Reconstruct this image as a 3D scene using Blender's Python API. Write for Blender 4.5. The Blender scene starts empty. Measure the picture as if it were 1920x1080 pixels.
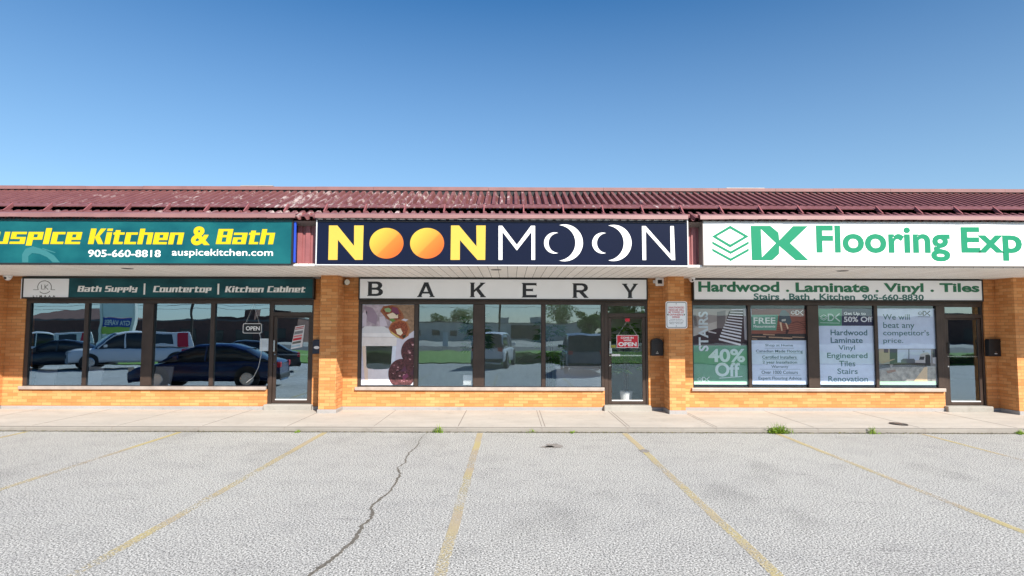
import bpy, bmesh, math, random
from mathutils import Vector, Matrix
from mathutils.geometry import tessellate_polygon
R = math.radians
random.seed(7)
S = bpy.context.scene
COL = S.collection

# ------------------------------------------------------------------ camera, sky, sun, exposure
F = 1150.0                       # focal length in pixels of the 1920 wide photograph
HC = 1.963                       # camera height above the parking lot
PITCH = math.atan(73 / F)
YAW = 3 / F
ROLL = 0.0030
cam_d = bpy.data.cameras.new("camera")
cam_d.sensor_width = 36.0
cam_d.lens = F / 1920 * 36.0
cam_d.clip_start = 0.05
cam_d.clip_end = 3000
cam = bpy.data.objects.new("camera", cam_d)
COL.objects.link(cam)
RM = Matrix.Rotation(-YAW, 3, 'Z') @ Matrix.Rotation(R(90) + PITCH, 3, 'X') @ Matrix.Rotation(ROLL, 3, 'Z')
cam.matrix_world = Matrix.Translation((0, 0, HC)) @ RM.to_4x4()
S.camera = cam

SUN_EL = math.atan(0.744)
SUN_AZ = R(28)                   # to the right of straight behind the camera
w = bpy.data.worlds.new("World")
S.world = w
w.use_nodes = True
wn = w.node_tree
sky = wn.nodes.new("ShaderNodeTexSky")
sky.sky_type = 'NISHITA'
sky.sun_disc = False
sky.sun_elevation = SUN_EL
sky.sun_rotation = math.pi - SUN_AZ
sky.altitude = 200
sky.air_density = 1.0
sky.dust_density = 0.5
sky.ozone_density = 2.4
bg = wn.nodes["Background"]
bg.inputs["Strength"].default_value = 0.075
hsv = wn.nodes.new("ShaderNodeHueSaturation")
hsv.inputs["Saturation"].default_value = 1.3
wn.links.new(sky.outputs[0], hsv.inputs["Color"])
# thin haze whitens the sky towards the horizon
wtc = wn.nodes.new("ShaderNodeTexCoord")
wsx = wn.nodes.new("ShaderNodeSeparateXYZ")
wn.links.new(wtc.outputs["Generated"], wsx.inputs[0])
wmr = wn.nodes.new("ShaderNodeMapRange")
wmr.inputs["From Min"].default_value = 0.0
wmr.inputs["From Max"].default_value = 0.48
wmr.inputs["To Min"].default_value = 0.46
wmr.inputs["To Max"].default_value = 0.0
wn.links.new(wsx.outputs["Z"], wmr.inputs["Value"])
wmx = wn.nodes.new("ShaderNodeMix")
wmx.data_type = 'RGBA'
wn.links.new(wmr.outputs[0], wmx.inputs[0])
wn.links.new(hsv.outputs[0], wmx.inputs[6])
wmx.inputs[7].default_value = (4.3, 5.8, 6.9, 1)
wn.links.new(wmx.outputs[2], bg.inputs[0])
sd = bpy.data.lights.new("sun", 'SUN')
sd.energy = 4.3
sd.angle = R(0.5)
sd.color = (1.0, 0.93, 0.82)
sun = bpy.data.objects.new("sun", sd)
COL.objects.link(sun)
D = Vector((-math.sin(SUN_AZ) * math.cos(SUN_EL), math.cos(SUN_AZ) * math.cos(SUN_EL), -math.sin(SUN_EL)))
sun.rotation_euler = D.to_track_quat('-Z', 'Y').to_euler()
sun.location = (10, -20, 30)
S.view_settings.view_transform = 'Standard'
S.view_settings.look = 'None'
S.view_settings.gamma = 1
S.view_settings.use_curve_mapping = False
S.view_settings.exposure = 0.98
S.cycles.max_bounces = 8
S.cycles.transparent_max_bounces = 12


def at(px, py, Y):
    """the point of the plane Y = const that stands at that pixel of the photograph"""
    d = RM @ Vector(((px - 960) / F, -(py - 540) / F, -1))
    t = Y / d.y
    return Vector((d.x * t, Y, HC + d.z * t))


def ground(px, py, z=0.0):
    d = RM @ Vector(((px - 960) / F, -(py - 540) / F, -1))
    t = (z - HC) / d.z
    return Vector((d.x * t, d.y * t, z))


YW = 14.02      # main brick wall
YP = YW - 0.55  # pillar fronts
YG = YW + 0.06  # glass
YS = 11.31      # faces of the big signs
YK = 11.565     # kerb
ZS = 0.085      # pavement
ZSOF = at(957, 521, YW).z
TOPZ = 5.0


# ------------------------------------------------------------------ materials
def mat(name, color=(.5, .5, .5), rough=.6, metal=0.0, var=0.0, vscale=6.0, bump=0.0, bscale=40.0, spec=.5):
    m = bpy.data.materials.new(name)
    m.use_nodes = True
    nt = m.node_tree
    p = nt.nodes["Principled BSDF"]
    p.inputs["Base Color"].default_value = (*color, 1)
    p.inputs["Roughness"].default_value = rough
    p.inputs["Metallic"].default_value = metal
    p.inputs["Specular IOR Level"].default_value = spec
    geo = nt.nodes.new("ShaderNodeNewGeometry")
    if var:
        n = nt.nodes.new("ShaderNodeTexNoise")
        n.inputs["Scale"].default_value = vscale
        n.inputs["Detail"].default_value = 5
        nt.links.new(geo.outputs["Position"], n.inputs["Vector"])
        r = nt.nodes.new("ShaderNodeValToRGB")
        r.color_ramp.elements[0].position = .3
        r.color_ramp.elements[1].position = .7
        r.color_ramp.elements[0].color = (*[c * (1 - var) for c in color], 1)
        r.color_ramp.elements[1].color = (*[min(1, c * (1 + var)) for c in color], 1)
        nt.links.new(n.outputs["Fac"], r.inputs["Fac"])
        nt.links.new(r.outputs["Color"], p.inputs["Base Color"])
    if bump:
        n = nt.nodes.new("ShaderNodeTexNoise")
        n.inputs["Scale"].default_value = bscale
        n.inputs["Detail"].default_value = 4
        nt.links.new(geo.outputs["Position"], n.inputs["Vector"])
        b = nt.nodes.new("ShaderNodeBump")
        b.inputs["Strength"].default_value = bump
        b.inputs["Distance"].default_value = .02
        nt.links.new(n.outputs["Fac"], b.inputs["Height"])
        nt.links.new(b.outputs["Normal"], p.inputs["Normal"])
    return m


def math_node(nt, op, a, b=None, c=None):
    n = nt.nodes.new("ShaderNodeMath")
    n.operation = op
    for k, v in enumerate((a, b, c)):
        if v is None:
            continue
        if isinstance(v, (int, float)):
            n.inputs[k].default_value = v
        else:
            nt.links.new(v, n.inputs[k])
    return n.outputs[0]


def noise(nt, vec, scale, detail=4, rough=.5):
    n = nt.nodes.new("ShaderNodeTexNoise")
    n.inputs["Scale"].default_value = scale
    n.inputs["Detail"].default_value = detail
    n.inputs["Roughness"].default_value = rough
    nt.links.new(vec, n.inputs["Vector"])
    return n.outputs["Fac"]


def ramp(nt, fac, stops):
    r = nt.nodes.new("ShaderNodeValToRGB")
    e = r.color_ramp.elements
    e[0].position, e[0].color = stops[0][0], (*stops[0][1], 1)
    e[1].position, e[1].color = stops[1][0], (*stops[1][1], 1)
    for pos, c in stops[2:]:
        q = e.new(pos)
        q.color = (*c, 1)
    nt.links.new(fac, r.inputs["Fac"])
    return r.outputs["Color"]


def mixc(nt, fac, a, b, mode='MIX'):
    n = nt.nodes.new("ShaderNodeMix")
    n.data_type = 'RGBA'
    n.blend_type = mode
    for sock, v in ((n.inputs[0], fac), (n.inputs[6], a), (n.inputs[7], b)):
        if isinstance(v, (int, float)):
            sock.default_value = v
        elif isinstance(v, tuple):
            sock.default_value = (*v, 1)
        else:
            nt.links.new(v, sock)
    return n.outputs[2]


def start(name, rough=.8):
    m = bpy.data.materials.new(name)
    m.use_nodes = True
    nt = m.node_tree
    p = nt.nodes["Principled BSDF"]
    p.inputs["Roughness"].default_value = rough
    g = nt.nodes.new("ShaderNodeNewGeometry")
    return m, nt, p, g.outputs["Position"]


def sep(nt, v):
    s = nt.nodes.new("ShaderNodeSeparateXYZ")
    nt.links.new(v, s.inputs[0])
    return s.outputs


def comb(nt, x, y, z):
    s = nt.nodes.new("ShaderNodeCombineXYZ")
    for k, v in enumerate((x, y, z)):
        if isinstance(v, (int, float)):
            s.inputs[k].default_value = v
        else:
            nt.links.new(v, s.inputs[k])
    return s.outputs[0]


def bump(nt, p, h, strength, dist):
    b = nt.nodes.new("ShaderNodeBump")
    b.inputs["Strength"].default_value = strength
    b.inputs["Distance"].default_value = dist
    nt.links.new(h, b.inputs["Height"])
    nt.links.new(b.outputs["Normal"], p.inputs["Normal"])


def brick_material():
    m, nt, p, pos = start("orange_brick", .85)
    x, y, z = sep(nt, pos)
    u = math_node(nt, 'ADD', x, y)
    vec = comb(nt, u, math_node(nt, 'SUBTRACT', z, .165), 0.0)
    b = nt.nodes.new("ShaderNodeTexBrick")
    b.offset = .5
    b.inputs["Scale"].default_value = 1
    b.inputs["Brick Width"].default_value = .222
    b.inputs["Row Height"].default_value = .069
    b.inputs["Mortar Size"].default_value = .0042
    b.inputs["Mortar Smooth"].default_value = .35
    b.inputs["Bias"].default_value = 0
    b.inputs["Color1"].default_value = (.60, .235, .07, 1)
    b.inputs["Color2"].default_value = (.76, .37, .14, 1)
    b.inputs["Mortar"].default_value = (.38, .19, .085, 1)
    nt.links.new(vec, b.inputs["Vector"])
    n1 = noise(nt, pos, 1.3, 3)
    c = mixc(nt, .55, b.outputs["Color"], ramp(nt, n1, [(.3, (.78, .74, .70)), (.7, (1.0, 1.0, 1.0))]), 'MULTIPLY')
    n2 = noise(nt, vec, 60, 3)
    c = mixc(nt, .6, c, ramp(nt, n2, [(.3, (.8, .8, .8)), (.7, (1, 1, 1))]), 'MULTIPLY')
    streak = noise(nt, comb(nt, math_node(nt, 'MULTIPLY', u, 1.3), math_node(nt, 'MULTIPLY', z, 14.5), 0.0), 1.0, 2)
    c = mixc(nt, .32, c, ramp(nt, streak, [(.36, (.72, .62, .55)), (.6, (1, 1, 1))]), 'MULTIPLY')
    nt.links.new(c, p.inputs["Base Color"])
    h = math_node(nt, 'MULTIPLY_ADD', b.outputs["Fac"], -1.0, math_node(nt, 'MULTIPLY', n2, .35))
    bump(nt, p, h, .55, .006)
    return m


def asphalt_material():
    m, nt, p, pos = start("weathered_asphalt", .9)
    fine = noise(nt, pos, 58, 4, .66)
    fine2 = noise(nt, pos, 140, 2, .6)
    mixn = math_node(nt, 'ADD', math_node(nt, 'MULTIPLY', fine, .7), math_node(nt, 'MULTIPLY', fine2, .3))
    c = ramp(nt, mixn, [(.392, (.018, .018, .017)), (.59, (.76, .755, .725)), (.485, (.285, .285, .277))])
    big = noise(nt, pos, .33, 5, .55)
    c = mixc(nt, .8, c, ramp(nt, big, [(.3, (.88, .88, .89)), (.68, (1.0, 1.0, .99))]), 'MULTIPLY')
    mid = noise(nt, pos, 2.1, 5, .6)
    c = mixc(nt, .6, c, ramp(nt, mid, [(.32, (.82, .82, .83)), (.52, (1, 1, 1))]), 'MULTIPLY')
    # oil and tyre marks: soft dark stains stretched along the stalls
    x, y, z = sep(nt, pos)
    st = noise(nt, comb(nt, x, math_node(nt, 'MULTIPLY', y, .55), 3.1), .8, 3, .5)
    c = mixc(nt, .7, c, ramp(nt, st, [(.28, (.74, .74, .74)), (.42, (1, 1, 1))]), 'MULTIPLY')
    # scattered dark chips, and scuffed tyre streaks before the kerb
    chips = noise(nt, pos, 21, 2, .5)
    c = mixc(nt, .75, c, ramp(nt, chips, [(.22, (.25, .25, .25)), (.30, (1, 1, 1))]), 'MULTIPLY')
    scuff = noise(nt, comb(nt, math_node(nt, 'MULTIPLY', x, 2.2), math_node(nt, 'MULTIPLY', math_node(nt, 'ADD', y, math_node(nt, 'MULTIPLY', x, .15)), 9.0), 0.0), 1.0, 4, .6)
    c = mixc(nt, .6, c, ramp(nt, scuff, [(.30, (.60, .60, .61)), (.38, (1, 1, 1))]), 'MULTIPLY')
    nt.links.new(c, p.inputs["Base Color"])
    bump(nt, p, mixn, .6, .014)
    return m


def concrete_material(name, col, seed=0.0):
    m, nt, p, pos = start(name, .85)
    x, y, z = sep(nt, pos)
    v = comb(nt, math_node(nt, 'MULTIPLY', x, .5), y, math_node(nt, 'ADD', z, seed))
    n1 = noise(nt, v, 1.7, 6, .6)
    n2 = noise(nt, pos, 90, 2)
    c = ramp(nt, n1, [(.3, tuple(k * .86 for k in col)), (.7, tuple(k * 1.06 for k in col))])
    c = mixc(nt, .4, c, ramp(nt, n2, [(.3, (.82, .82, .82)), (.7, (1, 1, 1))]), 'MULTIPLY')
    n3 = noise(nt, pos, 5.5, 5, .7)
    c = mixc(nt, .5, c, ramp(nt, n3, [(.30, (.72, .70, .68)), (.46, (1, 1, 1))]), 'MULTIPLY')
    nt.links.new(c, p.inputs["Base Color"])
    bump(nt, p, n2, .25, .004)
    return m


def paint_material():
    """old yellow line paint, worn through to the stone away from the kerb"""
    m, nt, p, pos = start("worn_yellow_paint", .8)
    x, y, z = sep(nt, pos)
    n = noise(nt, pos, 45, 4, .65)
    big = noise(nt, pos, 1.1, 3)
    col = ramp(nt, noise(nt, pos, .9, 2), [(.35, (.52, .42, .28)), (.6, (.58, .48, .21))])
    nt.links.new(col, p.inputs["Base Color"])
    wear = math_node(nt, 'MULTIPLY_ADD', math_node(nt, 'SUBTRACT', y, 10.2), .16, .33)
    wear = math_node(nt, 'SUBTRACT', wear, math_node(nt, 'MULTIPLY', math_node(nt, 'ABSOLUTE', x), .022))
    wear = math_node(nt, 'MAXIMUM', wear, .145)
    cover = math_node(nt, 'ADD', math_node(nt, 'ADD', n, math_node(nt, 'MULTIPLY', big, .55)), wear)
    a = math_node(nt, 'MULTIPLY', math_node(nt, 'SUBTRACT', cover, .86), 7.0)
    a = math_node(nt, 'MINIMUM', math_node(nt, 'MAXIMUM', a, 0.0), .6)
    nt.links.new(a, p.inputs["Alpha"])
    return m


def roof_material():
    m, nt, p, pos = start("flaking_maroon_metal", .5)
    x, y, z = sep(nt, pos)
    along = math_node(nt, 'ADD', y, z)
    v = comb(nt, math_node(nt, 'MULTIPLY', x, 13.0), math_node(nt, 'MULTIPLY', along, 1.8), 0.0)
    n1 = noise(nt, v, 1.0, 5, .65)
    # the flaking is worst over the left-hand half
    b1 = math_node(nt, 'MULTIPLY', math_node(nt, 'ABSOLUTE', math_node(nt, 'ADD', x, 3.0)), -.016)
    big = noise(nt, comb(nt, x, 0.0, 0.0), .55, 2)
    th = math_node(nt, 'ADD', math_node(nt, 'ADD', n1, b1), math_node(nt, 'MULTIPLY', big, .34))
    flake = math_node(nt, 'MINIMUM', math_node(nt, 'MAXIMUM', math_node(nt, 'MULTIPLY', math_node(nt, 'SUBTRACT', th, .685), 6.5), 0.0), 1.0)
    base = ramp(nt, noise(nt, v, .8, 4), [(.3, (.145, .050, .050)), (.7, (.205, .080, .077))])
    dirt = noise(nt, pos, 14, 4)
    base = mixc(nt, .5, base, ramp(nt, dirt, [(.3, (.75, .72, .72)), (.6, (1, 1, 1))]), 'MULTIPLY')
    c = mixc(nt, flake, base, (.54, .46, .44))
    nt.links.new(c, p.inputs["Base Color"])
    return m


def soffit_material():
    m, nt, p, pos = start("soffit_planks", .6)
    x, y, z = sep(nt, pos)
    fr = math_node(nt, 'FRACT', math_node(nt, 'DIVIDE', math_node(nt, 'ADD', x, 60.0), .185))
    line = math_node(nt, 'LESS_THAN', fr, .045)
    idx = math_node(nt, 'FLOOR', math_node(nt, 'DIVIDE', math_node(nt, 'ADD', x, 60.0), .185))
    wn_ = nt.nodes.new("ShaderNodeTexWhiteNoise")
    wn_.noise_dimensions = '1D'
    nt.links.new(idx, wn_.inputs["W"])
    c = ramp(nt, wn_.outputs["Value"], [(0, (.80, .78, .75)), (1, (.88, .86, .83))])
    c = mixc(nt, .3, c, ramp(nt, noise(nt, pos, 1.6, 4), [(.3, (.82, .80, .77)), (.65, (1, 1, 1))]), 'MULTIPLY')
    c = mixc(nt, line, c, (.10, .09, .08))
    nt.links.new(c, p.inputs["Base Color"])
    return m


def glass_material(name, refl=.34, tint=(.62, .66, .66)):
    m = bpy.data.materials.new(name)
    m.use_nodes = True
    nt = m.node_tree
    nt.nodes.remove(nt.nodes["Principled BSDF"])
    out = nt.nodes["Material Output"]
    gl = nt.nodes.new("ShaderNodeBsdfGlossy")
    gl.inputs["Roughness"].default_value = 0.0
    gl.inputs["Color"].default_value = (.60, .82, 1, 1)
    tr = nt.nodes.new("ShaderNodeBsdfTransparent")
    tr.inputs["Color"].default_value = (*tint, 1)
    mx = nt.nodes.new("ShaderNodeMixShader")
    lw = nt.nodes.new("ShaderNodeLayerWeight")
    lw.inputs["Blend"].default_value = .25
    f = math_node(nt, 'MULTIPLY_ADD', lw.outputs["Facing"], .35, refl)
    nt.links.new(f, mx.inputs[0])
    nt.links.new(tr.outputs[0], mx.inputs[1])
    nt.links.new(gl.outputs[0], mx.inputs[2])
    nt.links.new(mx.outputs[0], out.inputs["Surface"])
    # rolled glass is never quite flat
    geo = nt.nodes.new("ShaderNodeNewGeometry")
    n = noise(nt, geo.outputs["Position"], 1.1, 2)
    b = nt.nodes.new("ShaderNodeBump")
    b.inputs["Strength"].default_value = .05
    b.inputs["Distance"].default_value = .03
    nt.links.new(n, b.inputs["Height"])
    nt.links.new(b.outputs["Normal"], gl.inputs["Normal"])
    return m


def leaf_material(name, c0, c1):
    m, nt, p, pos = start(name, .6)
    oi = nt.nodes.new("ShaderNodeNewGeometry")
    c = ramp(nt, oi.outputs["Random Per Island"], [(0, c0), (1, c1)])
    nt.links.new(c, p.inputs["Base Color"])
    tl = nt.nodes.new("ShaderNodeBsdfTranslucent")
    nt.links.new(c, tl.inputs["Color"])
    mx = nt.nodes.new("ShaderNodeMixShader")
    mx.inputs[0].default_value = .3
    out = nt.nodes["Material Output"]
    nt.links.new(p.outputs[0], mx.inputs[1])
    nt.links.new(tl.outputs[0], mx.inputs[2])
    nt.links.new(mx.outputs[0], out.inputs["Surface"])
    return m


def teal_material(name, c0, c1):
    """printed banner cloth with faint darker waves in the print"""
    m, nt, p, pos = start(name, .35)
    p.inputs["Specular IOR Level"].default_value = .2
    x, y, z = sep(nt, pos)
    n = noise(nt, comb(nt, x, 0.0, math_node(nt, 'MULTIPLY', z, 1.6)), 1.5, 3)
    c = ramp(nt, n, [(.35, c0), (.65, c1)])
    nt.links.new(c, p.inputs["Base Color"])
    bump(nt, p, noise(nt, comb(nt, x, 0.0, z), 1.2, 2), .2, .03)
    return m


def ball_material(cx, cz, r):
    m, nt, p, pos = start("sun_disc_print", .35)
    x, y, z = sep(nt, pos)
    u = math_node(nt, 'DIVIDE', math_node(nt, 'SUBTRACT', math_node(nt, 'SUBTRACT', x, cx), math_node(nt, 'SUBTRACT', z, cz)), r)
    c = ramp(nt, math_node(nt, 'MULTIPLY_ADD', u, .36, .5),
             [(.10, (.56, .38, .045)), (.92, (.52, .105, .012)), (.53, (.54, .24, .03)), (.58, (.52, .165, .02))])
    nt.links.new(c, p.inputs["Base Color"])
    return m


M = dict(
    brick=brick_material(), asphalt=asphalt_material(), paint=paint_material(), roof=roof_material(),
    soffit=soffit_material(),
    pave=concrete_material("pavement_concrete", (.475, .44, .40)),
    kerb=concrete_material("kerb_concrete", (.27, .25, .225), 4.0),
    found=concrete_material("foundation_concrete", (.33, .32, .32), 9.0),
    step=concrete_material("step_concrete", (.33, .315, .29), 13.0),
    bronze=mat("bronze_aluminium", (.060, .040, .032), .38, .35, var=.2, vscale=3),
    sill=mat("sill_aluminium", (.42, .36, .32), .45, .3, var=.15, vscale=5),
    black=mat("black_metal", (.012, .012, .014), .45, var=.2),
    trim=mat("maroon_trim", (.23, .115, .115), .5, var=.12, vscale=3),
    fascia=mat("maroon_fascia", (.25, .085, .09), .5, var=.16, vscale=4),
    alum=mat("white_aluminium", (.72, .72, .72), .4, .3),
    greytrim=mat("grey_trim", (.16, .14, .13), .5),
    white=mat("white_plastic", (.82, .82, .83), .35),
    signwhite=mat("white_sign_acrylic", (.86, .86, .87), .3, var=.03, vscale=1.2),
    bandwhite=mat("white_band_acrylic", (.86, .88, .93), .35, var=.04, vscale=1.5),
    navy=mat("navy_sign_vinyl", (.0035, .006, .024), .28, var=.12, vscale=1.0, spec=.25),
    yellow=mat("yellow_vinyl", (.56, .39, .06), .35),
    lemon=mat("lemon_vinyl", (.55, .42, .002), .35),
    green=mat("mint_green_vinyl", (.014, .215, .115), .4, spec=.2),
    dgreen=mat("dark_green_vinyl", (.015, .16, .085), .4),
    ink=mat("black_ink", (.010, .012, .020), .4),
    teal=teal_material("teal_banner", (.0035, .070, .090), (.009, .108, .122)),
    tealdark=teal_material("deep_teal_banner", (.006, .05, .065), (.014, .095, .115)),
    blue=mat("cobalt_blue_panel", (.015, .06, .45), .4),
    glass=glass_material("shop_glass", .30, (.82, .85, .85)),
    darkglass=glass_material("kitchen_shop_glass", .43, (.66, .69, .70)),
    doorglass=glass_material("bakery_door_glass", .13, (.92, .94, .94)),
    posterglass=glass_material("shop_glass_clean", .09, (.93, .95, .96)),
    inwall=mat("interior_wall", (.68, .70, .58), .8, var=.08), infloor=mat("interior_floor", (.50, .49, .47), .4),
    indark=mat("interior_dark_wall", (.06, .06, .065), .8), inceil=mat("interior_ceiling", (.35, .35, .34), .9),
    roofdeck=mat("roof_gravel", (.22, .21, .20), .95, var=.2, vscale=30),
    steel=mat("steel", (.55, .55, .56), .25, .9), chrome=mat("chrome", (.8, .8, .82), .1, 1.0),
    red=mat("red_plastic", (.62, .012, .035), .4), rubber=mat("tyre_rubber", (.015, .015, .016), .8),
    lamp=mat("lamp_lens", (.62, .62, .55), .2), joint=mat("pavement_joint", (.24, .21, .19), .95),
    crack=mat("crack_filler", (.13, .118, .10), .9, var=.4, vscale=30, bump=.5, bscale=80),
    stain=mat("asphalt_patch", (.24, .22, .205), .9, var=.35, vscale=20, bump=.4, bscale=90),
    moss=leaf_material("moss_leaf", (.09, .10, .02), (.22, .20, .05)),
    weed=leaf_material("weed_leaf", (.10, .22, .012), (.30, .42, .04)),
    leaf=leaf_material("tree_leaf", (.05, .12, .018), (.17, .28, .04)),
    hedge=leaf_material("hedge_leaf", (.035, .085, .012), (.14, .24, .03)),
    plant=leaf_material("indoor_leaf", (.10, .26, .04), (.28, .46, .10)),
    bark=mat("bark", (.10, .075, .055), .9, var=.3, vscale=20),
    lawn=mat("lawn_green", (.13, .26, .03), .95, var=.3, vscale=8, bump=.6, bscale=60),
    soil=mat("far_ground", (.34, .33, .29), .95, var=.3, vscale=.2),
    road=mat("road_asphalt", (.07, .07, .07), .9, var=.2, vscale=3),
    farwall=mat("beige_block_wall", (.75, .70, .58), .9, var=.08, vscale=1),
    farbrick=mat("dark_brick_wall", (.17, .085, .065), .9, var=.15, vscale=2),
    farglass=mat("far_window", (.03, .035, .04), .1),
)
_flat = {}


def flat(rgb):
    """a plain printed ink, given as display colour 0..255"""
    if rgb not in _flat:
        lin = [((c / 255 + .055) / 1.055) ** 2.4 if c > 10 else c / 255 / 12.92 for c in rgb]
        _flat[rgb] = mat("print_ink_%d" % len(_flat), tuple(lin), .45, var=.05, vscale=9)
    return _flat[rgb]


# ------------------------------------------------------------------ mesh builder
class MB:
    def __init__(self):
        self.v, self.f, self.mi, self.mats = [], [], [], []

    def _m(self, m):
        if m not in self.mats:
            self.mats.append(m)
        return self.mats.index(m)

    def face(self, pts, m):
        i = len(self.v)
        self.v += [Vector(p) for p in pts]
        self.f.append(tuple(range(i, i + len(pts))))
        self.mi.append(self._m(m))
        return self

    def raw(self, verts, faces, m):
        i = len(self.v)
        self.v += [Vector(p) for p in verts]
        k = self._m(m)
        for f in faces:
            self.f.append(tuple(a + i for a in f))
            self.mi.append(k)
        return self

    def box(self, x0, x1, y0, y1, z0, z1, m):
        x0, x1 = min(x0, x1), max(x0, x1)
        y0, y1 = min(y0, y1), max(y0, y1)
        z0, z1 = min(z0, z1), max(z0, z1)
        v = [(x0, y0, z0), (x1, y0, z0), (x1, y1, z0), (x0, y1, z0), (x0, y0, z1), (x1, y0, z1), (x1, y1, z1), (x0, y1, z1)]
        return self.raw(v, [(0, 3, 2, 1), (4, 5, 6, 7), (0, 1, 5, 4), (1, 2, 6, 5), (2, 3, 7, 6), (3, 0, 4, 7)], m)

    def prism(self, loops, y0, y1, m):
        """loops of (x, z): outline and holes, extruded from y0 (front) to y1"""
        flatp = [p for l in loops for p in l]
        tris = tessellate_polygon([[Vector((p[0], p[1], 0)) for p in l] for l in loops])
        n = len(flatp)
        v = [(p[0], y0, p[1]) for p in flatp] + [(p[0], y1, p[1]) for p in flatp]
        f = []
        for t in tris:
            a, b, c = [Vector(flatp[k]) for k in t]
            ccw = (b - a).cross(c - a) > 0
            t1 = tuple(t) if ccw else tuple(reversed(t))
            f.append(t1)
            f.append(tuple(k + n for k in reversed(t1)))
        o = 0
        for l in loops:
            k = len(l)
            for i in range(k):
                a, b = o + i, o + (i + 1) % k
                f.append((a, b, b + n, a + n))
            o += k
        return self.raw(v, f, m)

    def tube(self, pts, r, m, seg=8, caps=True):
        pts = [Vector(p) for p in pts]
        rs = r if isinstance(r, (list, tuple)) else [r] * len(pts)
        v, f = [], []
        prev = None
        for i, p in enumerate(pts):
            d = (pts[min(i + 1, len(pts) - 1)] - pts[max(i - 1, 0)]).normalized()
            if prev is None:
                a = Vector((0, 0, 1)) if abs(d.z) < .9 else Vector((1, 0, 0))
                u = d.cross(a).normalized()
            else:
                u = (prev - d * prev.dot(d)).normalized()
            prev = u
            q = d.cross(u)
            for k in range(seg):
                t = 2 * math.pi * k / seg
                v.append(p + (u * math.cos(t) + q * math.sin(t)) * rs[i])
        for i in range(len(pts) - 1):
            for k in range(seg):
                a, b = i * seg + k, i * seg + (k + 1) % seg
                f.append((a, b, b + seg, a + seg))
        if caps:
            f.append(tuple(reversed(range(seg))))
            f.append(tuple(range((len(pts) - 1) * seg, len(pts) * seg)))
        return self.raw(v, f, m)

    def build(self, name, parent=None, loc=None, smooth=False, bevel=0.0, seg=2):
        """LOC: the object's origin in the world (its vertices are given in world coordinates)"""
        if parent is not None:
            base = Vector(parent["_o"])
        loc = Vector(loc) if loc is not None else (base if parent is not None else Vector((0, 0, 0)))
        me = bpy.data.meshes.new(name)
        me.from_pydata([tuple(p - loc) for p in self.v], [], self.f)
        for m in self.mats:
            me.materials.append(m)
        me.polygons.foreach_set("material_index", self.mi)
        if smooth:
            me.polygons.foreach_set("use_smooth", [True] * len(me.polygons))
        me.update()
        o = bpy.data.objects.new(name, me)
        COL.objects.link(o)
        o["_o"] = tuple(loc)
        if parent is not None:
            o.parent = parent
            o.location = loc - base
        else:
            o.location = loc
        if bevel:
            b = o.modifiers.new("bevel", 'BEVEL')
            b.width = bevel
            b.segments = seg
            b.limit_method = 'ANGLE'
        return o


def thing(name, label, cat, loc, group=None):
    o = bpy.data.objects.new(name, None)
    o.empty_display_size = .2
    COL.objects.link(o)
    o.location = loc
    o["_o"] = tuple(loc)
    return tag(o, label, cat, group)


def tag(o, label, cat, group=None):
    o["label"] = label
    o["category"] = cat
    if group:
        o["group"] = group
    return o


def structure(o):
    o["kind"] = "structure"
    return o


def text_mesh(s, bold=0.0, shear=0.0, spacing=1.0, line=1.0, align='LEFT'):
    c = bpy.data.curves.new("lettering", 'FONT')
    c.body = s
    c.offset = bold
    c.shear = shear
    c.space_character = spacing
    c.space_line = line
    c.align_x = align
    c.resolution_u = 4
    o = bpy.data.objects.new("lettering", c)
    COL.objects.link(o)
    dg = bpy.context.evaluated_depsgraph_get()
    me = bpy.data.meshes.new_from_object(o.evaluated_get(dg))
    v = [(p.co.x, p.co.y) for p in me.vertices]
    f = [tuple(p.vertices) for p in me.polygons]
    bpy.data.objects.remove(o)
    bpy.data.curves.remove(c)
    bpy.data.meshes.remove(me)
    return v, f


def fit_text(mb, s, rect, Y, m, bold=0.0, shear=0.0, spacing=1.0, line=1.0, align='LEFT', rot=0):
    """lettering whose outline fills rect = (x0, z0, x1, z1) on the plane Y"""
    v, f = text_mesh(s, bold, shear, spacing, line, align)
    if rot == 90:
        v = [(-b, a) for a, b in v]
    xs, zs = [p[0] for p in v], [p[1] for p in v]
    x0, z0, x1, z1 = rect
    sx, sz = (x1 - x0) / (max(xs) - min(xs)), (z1 - z0) / (max(zs) - min(zs))
    pts = [(x0 + (a - min(xs)) * sx, Y, z0 + (b - min(zs)) * sz) for a, b in v]
    # faces to the viewer (-Y)
    ff = []
    for q in f:
        a, b, c = pts[q[0]], pts[q[1]], pts[q[2]]
        n = (Vector(b) - Vector(a)).cross(Vector(c) - Vector(a)).y
        ff.append(q if n <= 0 else tuple(reversed(q)))
    mb.raw(pts, ff, m)
    return mb


class Px:
    """measured positions of a zoomed crop: origin, scale and the plane they lie on"""
    def __init__(self, ox, oy, k, Y):
        self.ox, self.oy, self.k, self.Y = ox, oy, k, Y

    def p(self, x, y):
        q = at(self.ox + x / self.k, self.oy + y / self.k, self.Y)
        return (q.x, q.z)

    def pts(self, l):
        return [self.p(*a) for a in l]

    def rect(self, x0, y0, x1, y1):
        a, b = self.p((x0 + x1) / 2, y1), self.p((x0 + x1) / 2, y0)
        c, d = self.p(x0, (y0 + y1) / 2), self.p(x1, (y0 + y1) / 2)
        return (c[0], a[1], d[0], b[1])


def rect_px(x0, y0, x1, y1, Y):
    return Px(0, 0, 1, Y).rect(x0, y0, x1, y1)


def ellipse(cx, cz, rx, rz, n=40, a0=0, a1=360):
    return [(cx + rx * math.cos(R(a0 + (a1 - a0) * i / n)), cz + rz * math.sin(R(a0 + (a1 - a0) * i / n))) for i in range(n if a1 - a0 == 360 else n + 1)]


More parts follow.
